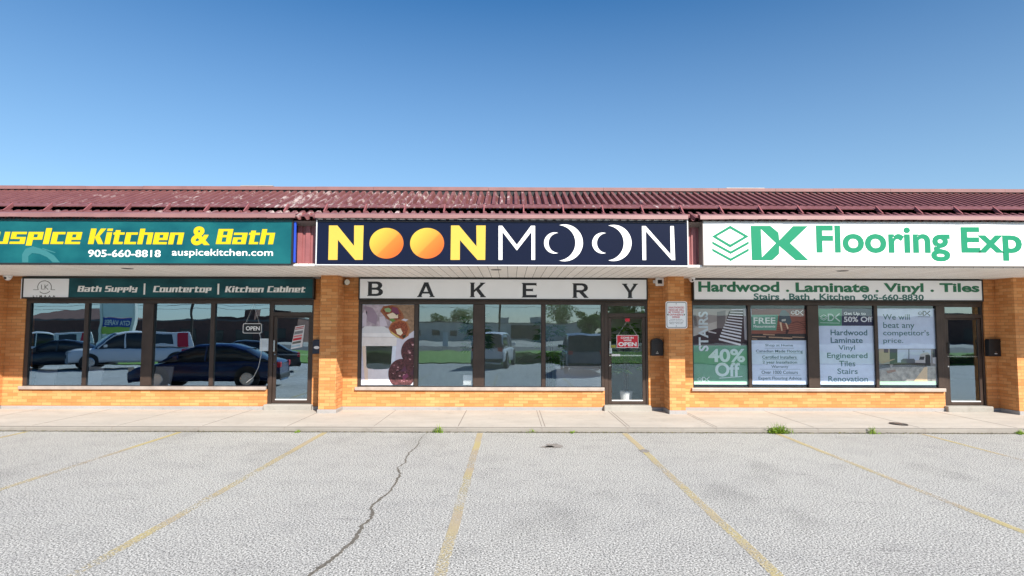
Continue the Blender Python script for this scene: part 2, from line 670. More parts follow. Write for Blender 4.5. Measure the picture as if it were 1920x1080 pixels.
def X(px, Y=YW):
    return at(px, 613, Y).x


def Z(py, px=957, Y=YW):
    return at(px, py, Y).z


# ================================================================== THE SETTING
g = structure(MB().face([(-900, -900, -.06), (900, -900, -.06), (900, 900, -.06), (-900, 900, -.06)], M['soil']).build("ground"))
lot = structure(MB().face([(-70, -6.6, 0), (70, -6.6, 0), (70, YK + .3, 0), (-70, YK + .3, 0)], M['asphalt']).build("parking_lot"))
lawn = structure(MB().box(-90, 90, -27, -6.6, -.05, .06, M['lawn']).build("lawn"))
road = structure(MB().face([(-300, -46, -.02), (300, -46, -.02), (300, -27, -.02), (-300, -27, -.02)], M['road']).build("road"))
kb = MB()
kb.box(-30, 30, YK, YK + .15, -.05, ZS - .003, M['kerb'])
kerb = structure(kb.build("kerb", bevel=.015))
walk = structure(MB().box(-30, 30, YK + .152, YW + .3, -.05, ZS, M['pave']).build("pavement"))
for xj in (-12.2, -10.6, -9.0, -7.4, -5.8, -4.2, -2.57, -.98, .60, 2.2, 3.85, 5.75, 7.75, 9.6, 11.2):
    jb = MB()
    wdt = random.uniform(.006, .011)
    jb.box(xj - wdt, xj + wdt, YK + .16, YW - .02, ZS - .01, ZS + .002, M['joint'])  # thin dark strip along the pavement joint
    if xj in (.60, 2.2, 3.85):
        jb.box(xj + .055, xj + .07, YK + .16, YW - .02, ZS - .01, ZS + .002, M['joint'])
    jb.box(xj - .006, xj + .006, YK - .003, YK + .1, .0, ZS - .001, M['joint'])
    jb.build("expansion_joint", walk)

# painted stall lines: each runs from the kerb towards the camera
for xk, wd in ((-8.93, .09), (-6.10, .095), (-3.43, .105), (-.55, .105), (2.13, .105), (4.96, .095), (7.65, .085), (-11.7, .09), (10.4, .09)):
    lb = MB()
    n = 40
    L = []
    for i in range(n + 1):
        y = YK - .06 - i * (YK + 6) / n * .55
        L.append((xk + random.uniform(-.006, .006), y))
    for i in range(n):
        (xa, ya), (xb, yb) = L[i], L[i + 1]
        lb.face([(xb - wd / 2, yb, .004), (xb + wd / 2, yb, .004), (xa + wd / 2, ya, .004), (xa - wd / 2, ya, .004)], M['paint'])
    lb.build("parking_line", lot)

# the long crack
ck = [(735, 208, 5), (700, 232, 6), (685, 250, 8), (670, 285, 9), (640, 312, 12), (620, 330, 14), (606, 358, 12), (595, 385, 14), (555, 412, 16), (570, 445, 22), (556, 478, 21), (545, 505, 19),
      (500, 560, 20), (470, 578, 24), (440, 602, 30), (404, 640, 26), (418, 668, 34), (400, 700, 32), (362, 735, 34), (340, 775, 44), (300, 835, 40), (250, 870, 34), (215, 905, 46), (180, 930, 44), (130, 968, 48), (80, 1005, 46), (20, 1060, 48), (-60, 1120, 50)]
pts = []
for i in range(len(ck) - 1):
    for k in range(5):
        t = k / 5
        a, b = ck[i], ck[i + 1]
        pts.append((a[0] + (b[0] - a[0]) * t, a[1] + (b[1] - a[1]) * t, a[2] + (b[2] - a[2]) * t))
cb = MB()
row = []
for x, y, wd in pts:
    c = ground(560 + x / 3, 740 + y / 3)
    hw = wd / 8.4 / (F / c.y) * random.uniform(.55, 1.05)
    c = c + Vector((random.uniform(-.012, .012), 0, 0))
    row.append(((c.x - hw * random.uniform(.7, 1.2), c.y, .004), (c.x + hw * random.uniform(.7, 1.2), c.y, .004)))
for a, b in zip(row, row[1:]):
    cb.face([b[0], b[1], a[1], a[0]], M['crack'])
cb.build("crack", lot)


def blob(px, py, rx, ry, name="stain", n=22):
    c = ground(px, py)
    k = F / c.y
    b = MB()
    ky = c.y * c.y / (F * HC)
    l = []
    for i in range(n):
        a = 2 * math.pi * i / n
        q = random.uniform(.7, 1.15)
        l.append((c.x + rx / k * math.cos(a) * q, c.y + ry * ky * math.sin(a) * q, .005))
    b.face(l, M['stain'])
    return b.build(name, lot)


blob(1040, 836, 17, 4)
blob(1026, 838, 14, 2.2)
blob(1209, 846, 10, 3.5)

# ================================================================== THE BUILDING
B = thing("shop_building", "long single-storey orange brick shop row with maroon ribbed metal roof", "building", (0, YW, 0))
XL, XR = -17.0, 17.0
ZW1 = ZSOF + .05
YB = YW + .28
UNITS = [   # opening left/right, door left edge (pixels on the wall plane) and the vertical pixel shift of the roll
    dict(l=46.5, r=587.5, d=504, dy=-1.6, panes=[(54, 156.5), (164, 267.0), (287, 394.0), (401.5, 504.5)], top=571.2, bot=723.5),
    dict(l=671.5, r=1215, d=1133, dy=0.0, panes=[(677, 777.0), (784, 887.5), (908.5, 1015.5), (1022.5, 1128.0)], top=571.5, bot=725.0),
    dict(l=1298, r=1846, d=1767, dy=1.7, panes=[(1299.5, 1403.0), (1408.5, 1514.0), (1535, 1641.0), (1646.5, 1757.0)], top=571.0, bot=725.6),
]
zsill0, zsill1 = Z(732), Z(726)
zfound = Z(763)
zhead = Z(571)
zstep = Z(758.5)
edges = [XL] + [X(v) for u in UNITS for v in (u['l'], u['r'])] + [XR]
# piers of wall between the shop openings
for i in range(0, len(edges), 2):
    MB().box(edges[i], edges[i + 1], YW, YB, zfound, ZW1, M['brick']).build("brick_wall", B)
for u in UNITS:
    MB().box(X(u['l']), X(u['d']), YW, YB, zfound, zsill0, M['brick']).build("brick_wall", B)     # under the window
    MB().box(X(u['l']), X(u['r']), YW + .02, YB, Z(566), ZW1, M['bronze']).build("lintel", B)
# concrete foundation strip
fx = [XL] + [X(v) for u in UNITS for v in (u['d'], u['r'])] + [XR]
for i in range(0, len(fx), 2):
    MB().box(fx[i], fx[i + 1], YW - .035, YB, ZS - .02, zfound - .001, M['found']).build("foundation", B, bevel=.008)
# pillars
for p0, p1 in ((-62, -28), (600, 632), (1254, 1283.5), (1904, 1938)):
    a, b = X(p0, YP), X(p1, YP)
    MB().box(a, b, YP, YW - .002, Z(768.5, Y=YP), ZW1, M['brick']).build("pillar", B)
    MB().box(a - .02, b + .02, YP - .03, YW - .04, ZS - .02, Z(768.5, Y=YP) - .001, M['found']).build("pillar_base", B, bevel=.012)

# windows
POSTERED = {(1, 0), (2, 0), (2, 1), (2, 2), (2, 3)}
for ui, u in enumerate(UNITS):
    xl, xr, xd = X(u['l']), X(u['r']), X(u['d'])
    z0, z1 = zsill1, zhead
    fb = MB()
    y0, y1 = YW + .015, YW + .115
    fb.box(xl, xd, y0, y1, z1, Z(566), M['bronze'])
    fb.box(xl, xd, y0, y1, z0, Z(725.0), M['bronze'])
    bars = [(xl, X(u['panes'][0][0]))]
    for k in range(3):
        bars.append((X(u['panes'][k][1]), X(u['panes'][k + 1][0])))
    bars.append((X(u['panes'][3][1]), xd))
    for k, (a, b) in enumerate(bars):
        fb.box(a, b, y0 - (.025 if k == 2 else 0), y1, Z(725.0) + .0005, z1 - .0005, M['bronze'])
    wnd = fb.build("storefront_window", B, bevel=.004, seg=1)
    for k, (a, b) in enumerate(u['panes']):
        gm = M['posterglass'] if (ui, k) in POSTERED else M['darkglass' if ui == 0 else 'glass']
        tilt = random.uniform(-.0015, .0015)
        lean = (.0056, .0028, .0028)[ui]      # the panes lean back a little
        MB().face([(X(a), YG + tilt - lean, Z(725)), (X(b), YG - tilt - lean, Z(725)), (X(b), YG - tilt + lean, z1), (X(a), YG + tilt + lean, z1)], gm).build("glass_pane", wnd)
        # glazing bead
        for q in ((X(a), X(a) + .012, Z(725), z1), (X(b) - .012, X(b), Z(725), z1)):
            MB().box(q[0], q[1], YG - .03, YG - .006, q[2], q[3], M['black']).build("glazing_bead", wnd)
    MB().box(xl - .04, xd - .01, YW - .06, YW + .014, zsill0, zsill1, M['sill']).build("sill", wnd, bevel=.006)
    # door with transom
    dx0, dx1 = xd + .06, xr - .02
    zt0, zt1 = Z(586.5), Z(573)
    zrail = Z(594)
    db = MB()
    yd0, yd1 = YW + .03, YW + .13
    db.box(xd + .001, xd + .09, yd0, yd1, zstep, Z(566), M['bronze'])
    db.box(xr - .045, xr, yd0, yd1, zstep, Z(566), M['bronze'])
    db.box(xd + .09, xr - .045, yd0, yd1, zt1, Z(566) - .001, M['bronze'])
    db.box(xd + .09, xr - .045, yd0, yd1, zrail, zt0, M['bronze'])
    door = db.build("door", B, bevel=.004, seg=1)
    lx0, lx1 = xd + .095, xr - .05
    gx0, gx1 = lx0 + .075, lx1 - .075
    gz0, gz1 = Z(751.5), Z(597)
    lf = MB()
    yl0, yl1 = YW + .055, YW + .10
    lf.box(lx0, gx0, yl0, yl1, zstep + .01, zrail - .006, M['bronze'])
    lf.box(gx1, lx1, yl0, yl1, zstep + .01, zrail - .006, M['bronze'])
    lf.box(gx0, gx1, yl0 + .001, yl1, gz1, zrail - .006, M['bronze'])
    lf.box(gx0, gx1, yl0 + .001, yl1, zstep + .01, gz0, M['bronze'])
    lf.build("door_leaf", door, bevel=.004, seg=1)
    MB().box(gx0, gx1, yl0 - .012, yl0 - .001, gz0 - .004, gz0 + .022, M['alum']).build("kick_strip", door)
    MB().face([(gx0, YG + .012, gz0), (gx1, YG + .012, gz0), (gx1, YG + .018, gz1), (gx0, YG + .018, gz1)], M[('darkglass', 'doorglass', 'glass')[ui]]).build("glass_pane", door)
    MB().face([(xd + .09, YG + .015, zt0), (xr - .045, YG + .015, zt0), (xr - .045, YG + .015, zt1), (xd + .09, YG + .015, zt1)], M['glass']).build("transom_pane", door)
    MB().box(gx0, gx1, YG + .03, YG + .055, Z(667.5), Z(665), M['steel']).build("push_bar", door)
    hb = MB()
    zh = Z(650)
    hb.box(lx0 + .02, lx0 + .055, yl0 - .06, yl0 - .035, zh - .13, zh + .13, M['steel' if ui != 2 else 'black'])
    hb.box(lx0 + .025, lx0 + .05, yl0 - .035, yl0 - .001, zh + .09, zh + .12, M['steel'])
    hb.box(lx0 + .025, lx0 + .05, yl0 - .035, yl0 - .001, zh - .12, zh - .09, M['steel'])
    hb.build("handle", door, bevel=.006)
    lk = MB()
    lk.tube([(lx0 + .038, yl0 - .012, Z(685)), (lx0 + .038, yl0 - .0005, Z(685))], .018, M['chrome'], 14)
    lk.build("lock", door)
    lk = MB()
    lk.tube([(lx0 + .038, yl0 - .012, Z(666)), (lx0 + .038, yl0 - .0005, Z(666))], .014, M['chrome'], 14)
    lk.build("lock", door)
    MB().box(xd - .03, xr + .03, YW - .13, YW + .3, ZS - .02, zstep - .002, M['step']).build("door_step", B, bevel=.02, seg=3)

# soffit, fascia, roof
YE = YS - .07
so = MB()
so.box(XL, XR, YS + .28, YW + .3, ZSOF, ZSOF + .04, M['soffit'])
so.box(XL, XR, YS + .06, YS + .279, ZSOF - .002, ZSOF + .04, M['soffit'])
so.build("soffit", B)
for px in (233, 930, 1585):
    c = at(px, 505.5 + (px - 957) * .0027, 11.9)
    lx = c.x
    b = MB()
    b.tube([(lx, 12.0, ZSOF - .008), (lx, 12.0, ZSOF - .0005)], [.10, .11], M['greytrim'], 24)
    b.tube([(lx, 12.0, ZSOF - .0095), (lx, 12.0, ZSOF - .0082)], [.07, .07], M['black'], 24)
    b.build("recessed_light", B)
# ribbed vertical fascia set back behind the signs
ZR0 = Z(407, Y=YE)              # roof's lower edge
SL = .42


def ribs(mb, x0, x1, pitch, tops, valley, depth, f0, f1, m):
    """f0/f1: functions (x, height) -> point at the two ends of the sheet"""
    prof = []
    x = x0
    k = 0
    while x < x1:
        j = random.uniform(-.004, .004)
        prof += [(x, 0), (x + valley + j, 0), (x + valley + .012, depth), (x + valley + .012 + tops, depth)]
        x += pitch
        k += 1
    v, f = [], []
    for px, h in prof:
        v += [f0(px, h), f1(px, h)]
    for i in range(len(prof) - 1):
        a = 2 * i
        f.append((a, a + 2, a + 3, a + 1))
    mb.raw(v, f, m)


YF = YS + .24
fa = MB()
ribs(fa, XL, XR, .152, .085, .043, .03, lambda x, h: (x, YF - h, ZSOF + .041), lambda x, h: (x, YF - h, ZR0 + .12), M['fascia'])
fa.build("fascia_panel", B)
nrm = Vector((0, -SL, 1)).normalized()
UM, UR = .61, 2.19


def rp(u, h=0.0):
    p = Vector((0, YE + u, ZR0 + SL * u)) + nrm * h
    return p


def sheet(u0, u1, lift, depth):
    mb = MB()
    a, b = rp(u0, lift), rp(u1, lift)
    ribs(mb, XL, XR, .152, .056, .044, depth,
         lambda x, h: (x, a.y + nrm.y * h, a.z + nrm.z * h), lambda x, h: (x, b.y + nrm.y * h, b.z + nrm.z * h), M['roof'])
    return mb


sheet(.0, .47, -.06, .06).build("lower_roof_sheet", B)
sheet(UM + .25, UR, -.05, .10).build("upper_roof_sheet", B)
# under-deck, so that no light leaks through
dk = MB()
a, c, b = rp(.02, -.09), rp(.40, -.40), rp(UR + .1, -.40)
dk.face([(XL, a.y, a.z), (XR, a.y, a.z), (XR, c.y, c.z), (XL, c.y, c.z)], M['greytrim'])
dk.face([(XL, c.y, c.z), (XR, c.y, c.z), (XR, b.y, b.z), (XL, b.y, b.z)], M['greytrim'])
dk.build("roof_underlay", B)
ed = MB()
x = XL
while x < XR:
    x2 = min(x + random.uniform(2.8, 3.2), XR)
    j = random.uniform(-.004, .004)
    P_ = [rp(UM, .026 + j), rp(UM, .040 + j), rp(UM + .3, .040 + j), rp(UM + .3, .0 + j)]
    ed = MB()
    ed.raw([(x + .002, p.y, p.z) for p in P_] + [(x2 - .002, p.y, p.z) for p in P_], [(0, 4, 5, 1), (1, 5, 6, 2), (3, 7, 4, 0), (0, 1, 2, 3), (7, 6, 5, 4)], M['roof'])
    ed.build("sheet_edge_trim", B)
    x = x2
# snow guard rail with brackets
sg = MB()
a = rp(UM - .14, .03)
x = -15.05
k = F / a.y
while x < XR:
    t = rp(UM - .2, -.03)
    q = rp(UM + .02, .07)
    sg = MB()
    sg.raw([(x - .012, t.y - .05, t.z + .02), (x + .012, t.y - .05, t.z + .02), (x + .012, q.y, q.z + .03), (x - .012, q.y, q.z + .03),
            (x - .012, t.y, t.z - .02), (x + .012, t.y, t.z - .02), (x + .012, q.y, q.z - .06), (x - .012, q.y, q.z - .06)],
           [(0, 1, 2, 3), (7, 6, 5, 4), (0, 4, 5, 1), (1, 5, 6, 2), (2, 6, 7, 3), (3, 7, 4, 0)], M['fascia'])
    sg.build("snow_guard_bracket", B)
    x += .765
a = rp(UR - .02, .06)
zc0, zc1 = Z(357.5, Y=a.y), Z(351.3, Y=a.y)
x = XL
while x < XR:
    x2 = min(x + 1.27, XR)
    MB().box(x + .002, x2 - .002, a.y - .01, a.y + .28, zc0, zc1 + random.uniform(-.004, .004), M['trim']).build("ridge_cap", B)
    x = x2
MB().box(XL, XR, a.y + .02, a.y + .06, zc1 - 1.0, zc0 - .001, M['black']).build("ridge_closure", B)
# flat roof and outer walls behind
sh = MB()
sh.box(XL, XR, a.y + .29, YW + 13, zc1 - .35, zc1 - .25, M['roofdeck'])
sh.box(XL, XR, YW + 13.0, YW + 13.2, 0, zc1, M['farbrick'])
sh.box(XL, XL + .2, YB + .01, YW + 12.99, 0, zc1 - .36, M['brick'])
sh.box(XR - .2, XR, YB + .01, YW + 12.99, 0, zc1 - .36, M['brick'])
sh.build("roof_deck", B)
# gable closures of the mansard, ends out of frame
for xe in (XL, XR):
    q0, q1 = rp(0, -.03), rp(UR, -.03)
    MB().face([(xe, YF, ZSOF + .04), (xe, q0.y, q0.z), (xe, q1.y, q1.z), (xe, q1.y, ZSOF + .04)], M['fascia']).build("mansard_end", B)

# interiors
px_part = [XL + .25, X(622), X(1262), XR - .25]
for i in range(3):
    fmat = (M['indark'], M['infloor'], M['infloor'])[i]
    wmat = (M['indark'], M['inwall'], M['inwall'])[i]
    a, b = px_part[i] + .06, px_part[i + 1] - .06
    r = MB()
    yb = YB + (7, 2.3, 7)[i]
    y0 = YB + .005
    z0, z1 = zstep - .01, ZSOF + .3
    r.face([(a, yb, z0), (b, yb, z0), (b, yb, z1), (a, yb, z1)], wmat)
    r.face([(a, y0, z0), (a, yb, z0), (a, yb, z1), (a, y0, z1)], wmat)
    r.face([(b, yb, z0), (b, y0, z0), (b, y0, z1), (b, yb, z1)], wmat)
    r.build("interior_wall", B)
    MB().face([(a, YW + .14, z0), (b, YW + .14, z0), (b, yb, z0), (a, yb, z0)], fmat).build("interior_floor", B)
    MB().face([(a, y0, z1), (a, yb, z1), (b, yb, z1), (b, y0, z1)], M['inceil']).build("interior_ceiling", B)

# low roof units that just clear the ridge
for p0, p1, pt, lab in ((444, 506, 348.6, "low flat rooftop unit showing above the ridge over the teal sign"),
                        (914, 984, 351.9, "low pale rooftop unit barely showing above the ridge over the navy sign"),
                        (1366, 1438, 353.0, "low pale rooftop unit showing above the ridge left of the green flooring lettering")):
    Yr = 17.0
    t = thing("rooftop_unit", lab, "rooftop unit", (X((p0 + p1) / 2, Yr), Yr, zc1 - .25), "low units on the flat roof")
    zt = at((p0 + p1) / 2, pt, Yr).z
    MB().box(X(p0 + 5, Yr), X(p1 - 5, Yr), Yr, Yr + .9, zc1 - .25, zt - .02, M['greytrim']).build("housing", t)
    MB().box(X(p0, Yr), X(p1, Yr), Yr - .06, Yr + .96, zt - .019, zt, M['sill']).build("cover", t)

# ================================================================== SIGNS
BIG = "large box signs along the eave"
BAND = "narrow band signs above the shop windows"


def box_sign(name, label, rect, Y, depth, frame, face, fw, group, side=None):
    x0, z0, x1, z1 = rect
    t = thing(name, label, "sign", ((x0 + x1) / 2, Y + depth, z0), group)
    b = MB()
    b.box(x0 + .001, x1 - .001, Y + .03, Y + depth, z0 + .001, z1 - .001, side or frame)
    b.build("cabinet", t)
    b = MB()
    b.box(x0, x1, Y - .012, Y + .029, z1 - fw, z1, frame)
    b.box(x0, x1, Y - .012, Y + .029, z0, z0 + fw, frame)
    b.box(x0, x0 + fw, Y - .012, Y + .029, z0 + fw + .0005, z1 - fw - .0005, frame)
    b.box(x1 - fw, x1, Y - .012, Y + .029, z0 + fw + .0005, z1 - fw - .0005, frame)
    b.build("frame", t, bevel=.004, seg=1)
    b = MB()
    b.box(x0 + fw, x1 - fw, Y, Y + .028, z0 + fw, z1 - fw, face)
    b.build("face_panel", t)
    return t


def flashing(p0, p1):
    x0, x1 = X(p0, YE), X(p1, YE)
    z = Z(409.5, Y=YE)
    zt = Z(402.8, Y=YE)
    b = MB()
    n = max(2, int((x1 - x0) / .5))
    xs = [x0 + (x1 - x0) * i / n for i in range(n + 1)]
    for i in range(n):
        j0, j1 = random.uniform(-.012, .004), random.uniform(-.012, .004)
        b.raw([(xs[i], YE - .02, z + j0 * .6), (xs[i + 1], YE - .02, z + j1 * .6), (xs[i + 1], YE - .012, zt), (xs[i], YE - .012, zt),
               (xs[i], YE + .14, zt + .05), (xs[i + 1], YE + .14, zt + .05), (xs[i], YS + .2, z + j0 * .6), (xs[i + 1], YS + .2, z + j1 * .6)],
              [(0, 1, 2, 3), (3, 2, 5, 4), (1, 0, 6, 7)], M['trim'])
    b.build("flashing", B)


# ---- middle: NOON MOON
zb, zt_ = Z(499, Y=YS), Z(410.5, Y=YS)
s2 = box_sign("shop_sign", "large navy sign reading NOONMOON with two orange discs", (X(588.5, YS), zb, X(1293, YS), zt_), YS, .27, M['alum'], M['navy'], .022, BIG)
flashing(586, 1293)
A = Px(580, 330, 5.647, YS - .003)
Cc = Px(900, 330, 5.647, YS - .003)
E5 = Px(1200, 330, 5.647, YS - .003)
yl = YS - .004
lb = MB()
lb.prism([A.pts([(208, 524), (297, 524), (473, 740), (475, 524), (575, 524), (565, 888), (483, 888), (302, 675), (298, 888), (200, 888)])], yl, YS - .0005, M['yellow'])
lb.build("yellow_letter", s2)
lb = MB()
lb.prism([A.pts([(1500, 524), (1585, 524), (1770, 745), (1768, 524), (1867, 524), (1862, 888), (1780, 888), (1595, 678), (1593, 888), (1495, 888)])], yl, YS - .0005, M['yellow'])
lb.build("yellow_letter", s2)
for cx in (817, 1247):
    c = A.p(cx, 712)
    e = A.p(cx + 180, 712)
    f_ = A.p(cx, 712 - 162)
    db = MB()
    db.prism([ellipse(c[0], c[1], e[0] - c[0], f_[1] - c[1], 56)], yl, YS - .0005, ball_material(c[0], c[1], e[0] - c[0]))
    db.build("orange_disc", s2)


def arc(p, q, sag, n=24):
    """points from p to q bulging to the right by sag (pixels; negative = to the left)"""
    p, q = Vector(p), Vector(q)
    h = (q - p).length / 2
    s = abs(sag)
    r = (h * h + s * s) / (2 * s)
    sg_ = 1 if sag > 0 else -1
    mid = (p + q) / 2
    cx = mid.x + sg_ * (s - r)
    out = []
    t0 = math.atan2(h, r - s)
    for i in range(n + 1):
        t = -t0 + 2 * t0 * i / n
        out.append((cx + sg_ * r * math.cos(t), mid.y + r * math.sin(t)))
    return out


wb = MB()
wb.prism([Cc.pts([(197, 527), (235, 527), (390, 730), (540, 527), (583, 527), (583, 888), (545, 888), (545, 590), (390, 788), (237, 590), (237, 888), (197, 888)])], yl, YS - .0005, M['white'])
wb.build("white_letter", s2)
wb = MB()
wb.prism([E5.pts([(20, 530), (60, 530), (325, 830), (320, 530), (358, 530), (372, 890), (335, 890), (62, 585), (65, 890), (27, 890)])], yl, YS - .0005, M['white'])
wb.build("white_letter", s2)
for tip, t2, o_, i_ in (((838, 520), (838, 895), 252, 172), ((828, 603), (830, 815), -151, -103), ((1358, 525), (1358, 893), 247, 164), ((1333, 605), (1338, 815), -148, -98)):
    wb = MB()
    o1 = arc(tip, t2, o_)
    i1 = arc(tip, t2, i_)[1:-1]
    wb.prism([Cc.pts(o1 + list(reversed(i1)))], yl, YS - .0005, M['white'])
    wb.build("white_crescent", s2)

# ---- right: flooring
s3 = box_sign("shop_sign", "large white sign with green layered diamond logo and flooring lettering", (X(1319.5, YS), zb + .012, X(2026, YS), zt_ - .012), YS, .27, M['greytrim'], M['signwhite'], .022, BIG)
flashing(1316, 2028)
gb = MB()
yl = YS - .004
gb.prism([E5.pts([(762, 640), (955, 525), (1152, 640), (955, 757)]), E5.pts([(810, 640), (955, 557), (1102, 640), (955, 725)])], yl, YS - .0005, M['green'])
for o_ in (0, 75):
    gb.prism([E5.pts([(763, 690 + o_), (960, 797 + o_), (1152, 690 + o_), (1152, 719 + o_), (960, 826 + o_), (767, 719 + o_)])], yl, YS - .0005, M['green'])
gb.prism([E5.pts([(1172, 527), (1380, 527), (1467, 600), (1475, 680), (1475, 740), (1473, 825), (1400, 892), (1185, 892)]),
          E5.pts([(1280, 560), (1440, 710), (1292, 860)])], yl, YS - .0005, M['green'])
gb.prism([E5.pts([(1475.5, 680), (1620, 530), (1778, 530), (1590, 710), (1785, 892), (1650, 892), (1475.5, 740)])], yl, YS - .0005, M['green'])
gb.build("logo", s3)
tb = MB()
fit_text(tb, "Flooring", rect_px(1530.5, 423, 1781, 490, YS), YS - .004, M['green'], bold=.027)
fit_text(tb, "Exp", rect_px(1802, 426, 1916, 489, YS), YS - .004, M['green'], bold=.027)
tb.build("lettering", s3)

# ---- left: kitchen and bath; block letters built from bars
GL = {
    'u': (.85, [(0, 0, .3, .76), (.55, 0, .85, .76), (.3, 0, .55, .15)]),
    's': (.85, [(0, .61, .85, .76), (0, .44, .3, .61), (0, .31, .85, .44), (.55, .15, .85, .31), (0, 0, .85, .15)]),
    'p': (.85, [(0, -.1, .33, .76), (.33, .61, .85, .76), (.55, .42, .85, .61), (.33, .27, .85, .42)]),
    'I': (.33, [(0, 0, .33, 1)]),
    'l': (.33, [(0, 0, .33, 1)]),
    'c': (.72, [(0, 0, .33, .76), (.33, .61, .72, .76), (.33, 0, .72, .15)]),
    'e': (.85, [(0, 0, .33, .76), (.33, .61, .85, .76), (.55, .42, .85, .61), (.33, .27, .85, .42), (.33, 0, .85, .15)]),
    'i': (.33, [(0, 0, .33, .76), (0, .84, .33, 1)]),
    't': (.68, [(.1, 0, .40, .9), (0, .61, .1, .76), (.40, .61, .68, .76), (.40, 0, .68, .15)]),
    'h': (.85, [(0, 0, .31, 1), (.31, .61, .85, .76), (.54, 0, .85, .61)]),
    'n': (.85, [(0, 0, .31, .76), (.31, .61, .85, .76), (.54, 0, .85, .61)]),
    'B': (.92, [(0, 0, .33, 1), (.33, .85, .92, 1), (.33, .45, .92, .6), (.33, 0, .92, .15), (.6, .6, .92, .85), (.6, .15, .92, .45)]),
    'a': (.85, [(0, .61, .85, .76), (.54, 0, .85, .61), (0, .31, .54, .45), (0, .14, .3, .31), (0, 0, .54, .14)]),
    'K': (.92, [(0, 0, .34, 1)]),
    'S': (.9, [(0, .85, .9, 1), (0, .6, .33, .85), (0, .45, .9, .6), (.57, .15, .9, .45), (0, 0, .9, .15)]),
    'C': (.85, [(0, 0, .33, 1), (.33, .85, .85, 1), (.33, 0, .85, .15)]),
    'o': (.85, [(0, 0, .3, .76), (.55, 0, .85, .76), (.3, .61, .55, .76), (.3, 0, .55, .15)]),
    'r': (.68, [(0, 0, .32, .76), (.32, .58, .68, .76)]),
    'b': (.85, [(0, 0, .3, 1), (.3, .61, .85, .76), (.55, .15, .85, .61), (.3, 0, .85, .15)]),
    'y': (.85, [(0, .3, .3, .76), (.55, .1, .85, .76), (.3, .3, .55, .44), (.1, -.1, .85, .1)]),
    'A': (.9, [(0, 0, .33, 1), (.33, .85, .9, 1), (.57, 0, .9, .85), (.33, .4, .57, .55)]),
}
POLY = {'K': [[(.345, .44), (.60, 1), (.93, 1), (.62, .52), (.345, .43)], [(.345, .425), (.62, .515), (.95, 0), (.62, 0), (.345, .42)]]}


def block_text(mb, s, rect, Y, m, shear=.16, gap=.09, space=.4):
    polys = []
    x = 0
    for ch in s:
        if ch == ' ':
            x += space
            continue
        wd, rs = GL[ch]
        for (a, b, c, d) in rs:
            polys.append([(x + a, b), (x + c, b), (x + c, d), (x + a, d)])
        for pl in POLY.get(ch, []):
            polys.append([(x + a, b) for a, b in pl])
        x += wd + gap
    polys = [[(a + shear * b, b) for a, b in pl] for pl in polys]
    xs = [a for pl in polys for a, b in pl]
    x0, z0, x1, z1 = rect          # z0 = base line, z1 = cap line
    sx = (x1 - x0) / (max(xs) - min(xs))
    for pl in polys:
        q = [(x0 + (a - min(xs)) * sx, z0 + b * (z1 - z0)) for a, b in pl]
        mb.prism([q], Y, Y + .003, m)


s1 = box_sign("shop_sign", "large teal sign with yellow kitchen and bath lettering, phone number and web address", (X(-155, YS), zb + .002, X(545.5, YS), zt_ + .002), YS, .27, M['black'], M['teal'], .03, BIG)
MB().box(X(546, YS), X(549.5, YS), YS + .02, YS + .06, zb + .06, zt_ - .05, M['blue']).build("end_panel", s1)
flashing(-157, 549)
tb = MB()
block_text(tb, "AuspIce", rect_px(-46, 427.6, 154.5, 457.5, YS), YS - .004, M['lemon'])
block_text(tb, "Kitchen", rect_px(165.5, 428.8, 345.5, 458, YS), YS - .004, M['lemon'])
fit_text(tb, "&", rect_px(358.5, 424.5, 394, 460, YS), YS - .004, M['lemon'], bold=.035)
block_text(tb, "Bath", rect_px(405, 429.5, 516, 458, YS), YS - .004, M['lemon'])
tb.build("yellow_letter", s1)
tb = MB()
fit_text(tb, "905-660-8818", rect_px(165.5, 468.5, 301.5, 482, YS), YS - .004, M['white'], bold=.014)
fit_text(tb, "auspicekitchen.com", rect_px(322.5, 466.8, 512, 483.5, YS), YS - .004, M['white'], bold=.008)
tb.build("white_letter", s1)
# faint large tap printed on the banner
tp = MB()
Q = Px(0, 330, 5.647, YS - .001)
tapm = mat("pale_teal_print", (.03, .15, .165), .4)
tp.prism([Q.pts([(235, 915), (235, 830), (270, 770), (350, 745), (470, 780), (570, 840), (635, 915), (560, 915), (500, 860), (420, 825), (340, 815), (300, 850), (300, 915)])], YS - .003, YS - .0005, tapm)
tp.prism([Q.pts([(450, 762), (590, 808), (580, 815), (445, 775)])], YS - .003, YS - .0005, tapm)
tp.build("tap_print", s1)

# ---- band signs
YBD = YW - .12
zb0, zb1 = Z(562.8, Y=YBD), Z(521.4, Y=YBD)
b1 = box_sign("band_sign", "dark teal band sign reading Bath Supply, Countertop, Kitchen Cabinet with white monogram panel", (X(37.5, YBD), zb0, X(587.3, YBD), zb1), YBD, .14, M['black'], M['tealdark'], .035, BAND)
lp = MB()
x0, z0, x1, z1 = rect_px(39.5, 522.6, 128.8, 560, YBD)
lp.box(x0, x1, YBD - .004, YBD - .0005, z0, z1, M['bandwhite'])
lp.build("logo_panel", b1)
K1 = Px(30, 515, 6.4, YBD)
lg = MB()
yq = YBD - .0075


